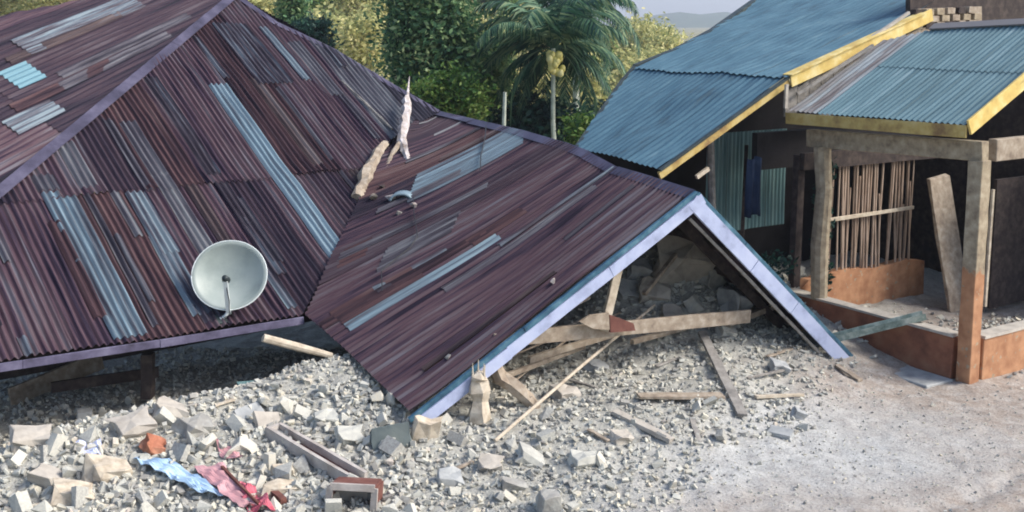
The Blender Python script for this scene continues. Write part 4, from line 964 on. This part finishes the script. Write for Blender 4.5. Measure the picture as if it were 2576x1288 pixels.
drape('crumpled_sheet', [(335, 1165), (420, 1165), (575, 1262), (500, 1255)], BTARP, 'crumpled pale blue metal sheet lying slantwise on the rubble', 'sheet', seed=1)
drape('pink_cloth', [(490, 1190), (560, 1185), (650, 1290), (600, 1292)], PINK, 'dusty pink cloth spread beside the blue sheet', 'cloth', seed=4)
drape('red_cloth', [(600, 1232), (640, 1240), (690, 1300), (625, 1300)], REDC, 'bright red cloth bunched at the bottom edge', 'cloth', amp=.08, seed=7)
drape('white_rag', [(195, 1128), (250, 1130), (262, 1160), (215, 1168)], LILAC, 'small white and lilac rag on the left rubble', 'rag', amp=.06, n=8, seed=9)
drape('pink_rag', [(545, 1125), (600, 1140), (610, 1172), (560, 1160)], PINK, 'small faded pink rag above the pink cloth', 'rag', amp=.06, n=8, seed=12)

# ------------------------------------------------------------------ vegetation
def tree(name, px_top, depth, rad, n, size, m, label, cat, clump=30, trunk=.12, group=None, cz=None):
    c = hity(px_top[0], px_top[1], depth); base = Vector((c.x, c.y, 0))
    t = thing(name, label, cat, base, group); mb = MB(); leafcloud(mb, c, rad, n, size, clump=clump); mb.build('crown', m, t)
    tm = MB().tube([base, base.lerp(c, .5) + Vector((.1, 0, 0)), c + Vector((0, 0, rad[2] * .5))], [trunk, trunk * .8, trunk * .3], 8)
    for k in range(5):
        s0 = base.lerp(c, rnd(.55, .95)); tm.tube([s0, s0 + Vector((rnd(-1, 1) * rad[0] * .7, rnd(-1, 1) * rad[1] * .7, rad[2] * rnd(.1, .6)))], [trunk * .4, trunk * .1], 5)
    tm.build('trunk', BARK, t); return t
tree('leafy_tree', (1080, 60), 27, (1.22, 1.2, 2.7), 30000, .085, LEAF, 'tall dense dark green tree behind the middle of the rusty roof', 'tree', clump=110, trunk=.16)
tree('bright_bush', (1130, 245), 25, (1.0, .8, .8), 5000, .07, LEAFB, 'bright yellow green bush at the foot of the dense tree', 'bush', clump=20, trunk=.06)
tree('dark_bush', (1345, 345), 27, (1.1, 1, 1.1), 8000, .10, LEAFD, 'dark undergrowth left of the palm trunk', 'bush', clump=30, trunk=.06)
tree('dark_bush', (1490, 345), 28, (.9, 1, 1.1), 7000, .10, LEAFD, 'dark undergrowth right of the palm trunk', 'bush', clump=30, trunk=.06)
tree('green_bush', (1235, 200), 28, (.7, .8, 1.5), 5000, .09, LEAF, 'dull green shrub between the dense tree and palm', 'bush', clump=22, trunk=.06)
tree('green_bush', (1480, 345), 24, (.6, .6, .5), 2500, .07, LEAFB, 'low bright green shrub beside the edge of the blue roof', 'bush', clump=12, trunk=.04)
tree('small_conifer', (735, 55), 34, (.55, .5, 1.3), 4000, .09, LEAF, 'narrow dark green tree rising over the rusty ridge', 'tree', clump=24, trunk=.06)
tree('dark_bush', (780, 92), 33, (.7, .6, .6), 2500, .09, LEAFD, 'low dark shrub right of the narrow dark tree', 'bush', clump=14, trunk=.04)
def palm(px, depth, L, nf, label, trunk_r, nuts=True, seed=3, nleaf=34):
    random.seed(seed)
    c = hity(px[0], px[1], depth); base = Vector((c.x + .1, c.y, 0)); t = thing('coconut_palm', label, 'palm tree', base)
    MB().tube([base, base.lerp(c, .5) + Vector((-.05, 0, 0)), c], [trunk_r * 1.3, trunk_r, trunk_r * .9], 10, .05).build('trunk', PBARK, t)
    for k in range(nf):
        az = 2.399 * k + rnd(-.2, .2); el = R(78) - R(112) * (k / nf) + rnd(-.1, .1); LL = L * rnd(.85, 1.1)
        h = Vector((math.cos(az), math.sin(az), 0)); pts = []; p = c.copy(); ang = el
        if nuts and math.sin(az) < -.35 and k > nf * .3: continue
        S = 14
        for s_ in range(S + 1):
            pts.append(p.copy()); p = p + (h * math.cos(ang) + Vector((0, 0, math.sin(ang)))) * LL / S; ang -= R(115) / S * (.5 + s_ / S)
            ang = max(ang, R(-88))
        mb = MB().tube(pts, [.022 * (1 - .8 * i / S) for i in range(S + 1)], 4)
        side = h.cross(Vector((0, 0, 1)))
        for q in range(nleaf):
            f = .14 + .86 * q / nleaf; i = min(S - 1, int(f * S)); fr_ = f * S - i; b0 = pts[i].lerp(pts[i + 1], fr_)
            d = (pts[i + 1] - pts[i]).normalized(); ll = L * .26 * math.sin(math.pi * min(1, .12 + f * .86)) ** .6
            for sg in (-1, 1):
                dd = (side * sg * .75 + d * .65 + Vector((0, 0, -.25 - .5 * rnd(0, 1)))).normalized()
                tip = b0 + dd * ll * rnd(.85, 1.1) - Vector((0, 0, ll * .18)); wv = d * .022 * (L / 2.3)
                mid = b0 + dd * ll * .5
                mb.add([b0 - wv, b0 + wv, mid + wv * 1.2, tip, mid - wv * 1.2], [(0, 1, 2, 3, 4)])
        mb.build('frond', PALM, t)
    if nuts:
        for k in range(16):
            az = rnd(math.pi, 2 * math.pi); q = c + Vector((rnd(-.2, .22), -rnd(.35, .55), -rnd(.12, .58)))
            bm = bmesh.new(); bmesh.ops.create_icosphere(bm, subdivisions=2, radius=.08)
            for v in bm.verts: v.co.z *= 1.25
            me = bpy.data.meshes.new('coconut'); bm.to_mesh(me); bm.free(); me.polygons.foreach_set('use_smooth', [True] * len(me.polygons))
            o = link('coconut', me, NUT, t); o.location = q - t.location
            o.matrix_parent_inverse = Matrix()
    return t
palm((1392, 122), 26, 2.45, 44, 'coconut palm with yellow nuts and thin pale trunk behind the wing roof', .055)
palm((1450, 20), 30, 2.4, 20, 'palm without visible trunk standing behind the coconut palm', .09, nuts=False, seed=8)
_c = hity(1270, 232, 24.5); _t = thing('bare_trunk', 'short bare whitish trunk rising between the dense tree and the palm', 'tree trunk', (_c.x, _c.y, 0))
MB().tube([(_c.x - .08, _c.y, 0), (_c.x - .03, _c.y, _c.z * .6), _c], [.06, .05, .04], 9, .08).build('trunk', PBARK, _t)
random.seed(21)
# hill and far trees
def hill(name, y0, pts, thick, m):
    mb = MB(); vs = []; n_ = len(pts)
    for u, v in pts: p = hity(u, v, y0); vs.append(p)
    back_ = [p + Vector((0, thick, -p.z * .2)) for p in vs]; front = [Vector((p.x, y0 - thick * .6, -.5)) for p in vs]
    S = 6; grid = [front]
    for s_ in range(1, S + 1):
        t_ = s_ / S; grid.append([front[i].lerp(vs[i], t_) + Vector((0, 0, (vs[i].z + .5) * .25 * math.sin(math.pi * t_) * (1 + .3 * noise.noise(Vector((i * 1.7, s_, 3)))))) for i in range(n_)])
    grid.append(back_)
    V = [p for g in grid for p in g]
    mb.add(V, [(r * n_ + i, r * n_ + i + 1, (r + 1) * n_ + i + 1, (r + 1) * n_ + i) for r in range(len(grid) - 1) for i in range(n_ - 1)])
    return tag(mb.build(name, m, smooth=True), kind='structure')
hill('hill', 150, [(-600, -60), (0, -60), (400, -60), (700, -50), (900, -40), (1100, -10), (1230, 10), (1330, 50), (1450, 80), (1560, 95), (1680, 112), (1800, 118), (2200, 110), (3000, 100)], 40, EARTH)
hill('far_hill', 1500, [(600, 80), (1100, 60), (1400, 62), (1500, 60), (1560, 58), (1620, 56), (1660, 36), (1710, 30), (1760, 36), (1820, 30), (1900, 50), (2200, 60), (3200, 70)], 300, HILLM)
FT = []
for k in range(5):
    mb = MB(); leafcloud(mb, (0, 0, 3.6), (2.3, 2.3, 2.4), 3200, .20, clump=16); me = mb.mesh('crown'); me.materials.append(LEAFY if k < 4 else LEAFB)
    tm = MB().tube([(0, 0, 0), (.1, 0, 2), (0, 0, 4.2)], [.2, .15, .06], 6).mesh('trunk'); tm.materials.append(BARK); FT.append((me, tm))
k = 0
slots = []
for row, (yy, vt, us) in enumerate(((78, 40, range(640, 1010, 62)), (66, 115, range(700, 960, 70)), (95, -20, range(620, 1300, 62)), (110, 20, range(1180, 1330, 45)), (90, 125, range(1180, 1700, 62)), (70, 165, range(1190, 1660, 75)), (60, 235, range(1200, 1600, 90)), (125, 88, range(1500, 1700, 45)), (80, 0, range(20, 260, 70)))):
    for u in us: slots.append((u + rnd(-18, 18), vt + rnd(-14, 14), yy + rnd(-5, 5)))
for (u, v, yy) in slots:
    if u > 1470: v += 16
    c = hity(u, v, yy); s_ = rnd(.75, 1.15) * (1.0 if yy < 85 else 1.2)
    if u > 1480: s_ *= .85
    ftm = random.choice(FT); z0 = c.z - 3.6 * s_
    if u > 1160: lb = ('just right of the dense tree' if u < 1290 else 'left of the palm trunk' if u < 1392 else 'right of the palm trunk' if u < 1500 else 'between the palm and the blue roof'); lb += ', high on the slope' if v < 110 else ', low on the slope'
    elif u < 400: lb = 'above the far left edge of the roof'
    else: lb = ('left of the narrow dark tree' if u < 735 else 'right of the narrow dark tree' if u < 850 else 'beside the dense tree') + (', near the top of the frame' if v < 40 else ', low behind the rusty ridge')
    t = thing('hillside_tree', 'yellow green hillside tree ' + lb, 'tree', (c.x, c.y, z0), 'sunlit trees on the hillside')
    t.scale = (s_, s_, s_); t.rotation_euler = (0, 0, rnd(0, 6.28))
    for nm, me in zip(('crown', 'trunk'), ftm):
        o = bpy.data.objects.new(nm, me); COL.objects.link(o); o.parent = t
# haze over the valley
mb = MB(); x0, x1, y0, y1, z0, z1 = -3050, 3050, -350, 4050, -1.8, 90
hz = bpy.data.materials.new('haze_air'); hz.use_nodes = True; n = hz.node_tree.nodes; n.remove(n['Principled BSDF'])
pv = n.new('ShaderNodeVolumePrincipled'); pv.inputs['Color'].default_value = (.82, .88, 1, 1); pv.inputs['Density'].default_value = .0006; pv.inputs['Anisotropy'].default_value = .2
hz.node_tree.links.new(pv.outputs[0], n['Material Output'].inputs['Volume'])
HAZE = True
if HAZE:
    mb.add([(x0, y0, z0), (x1, y0, z0), (x1, y1, z0), (x0, y1, z0), (x0, y0, z1), (x1, y0, z1), (x1, y1, z1), (x0, y1, z1)], [(3, 2, 1, 0), (4, 5, 6, 7), (0, 1, 5, 4), (1, 2, 6, 5), (2, 3, 7, 6), (3, 0, 4, 7)])
    tag(mb.build('haze', hz), kind='stuff')
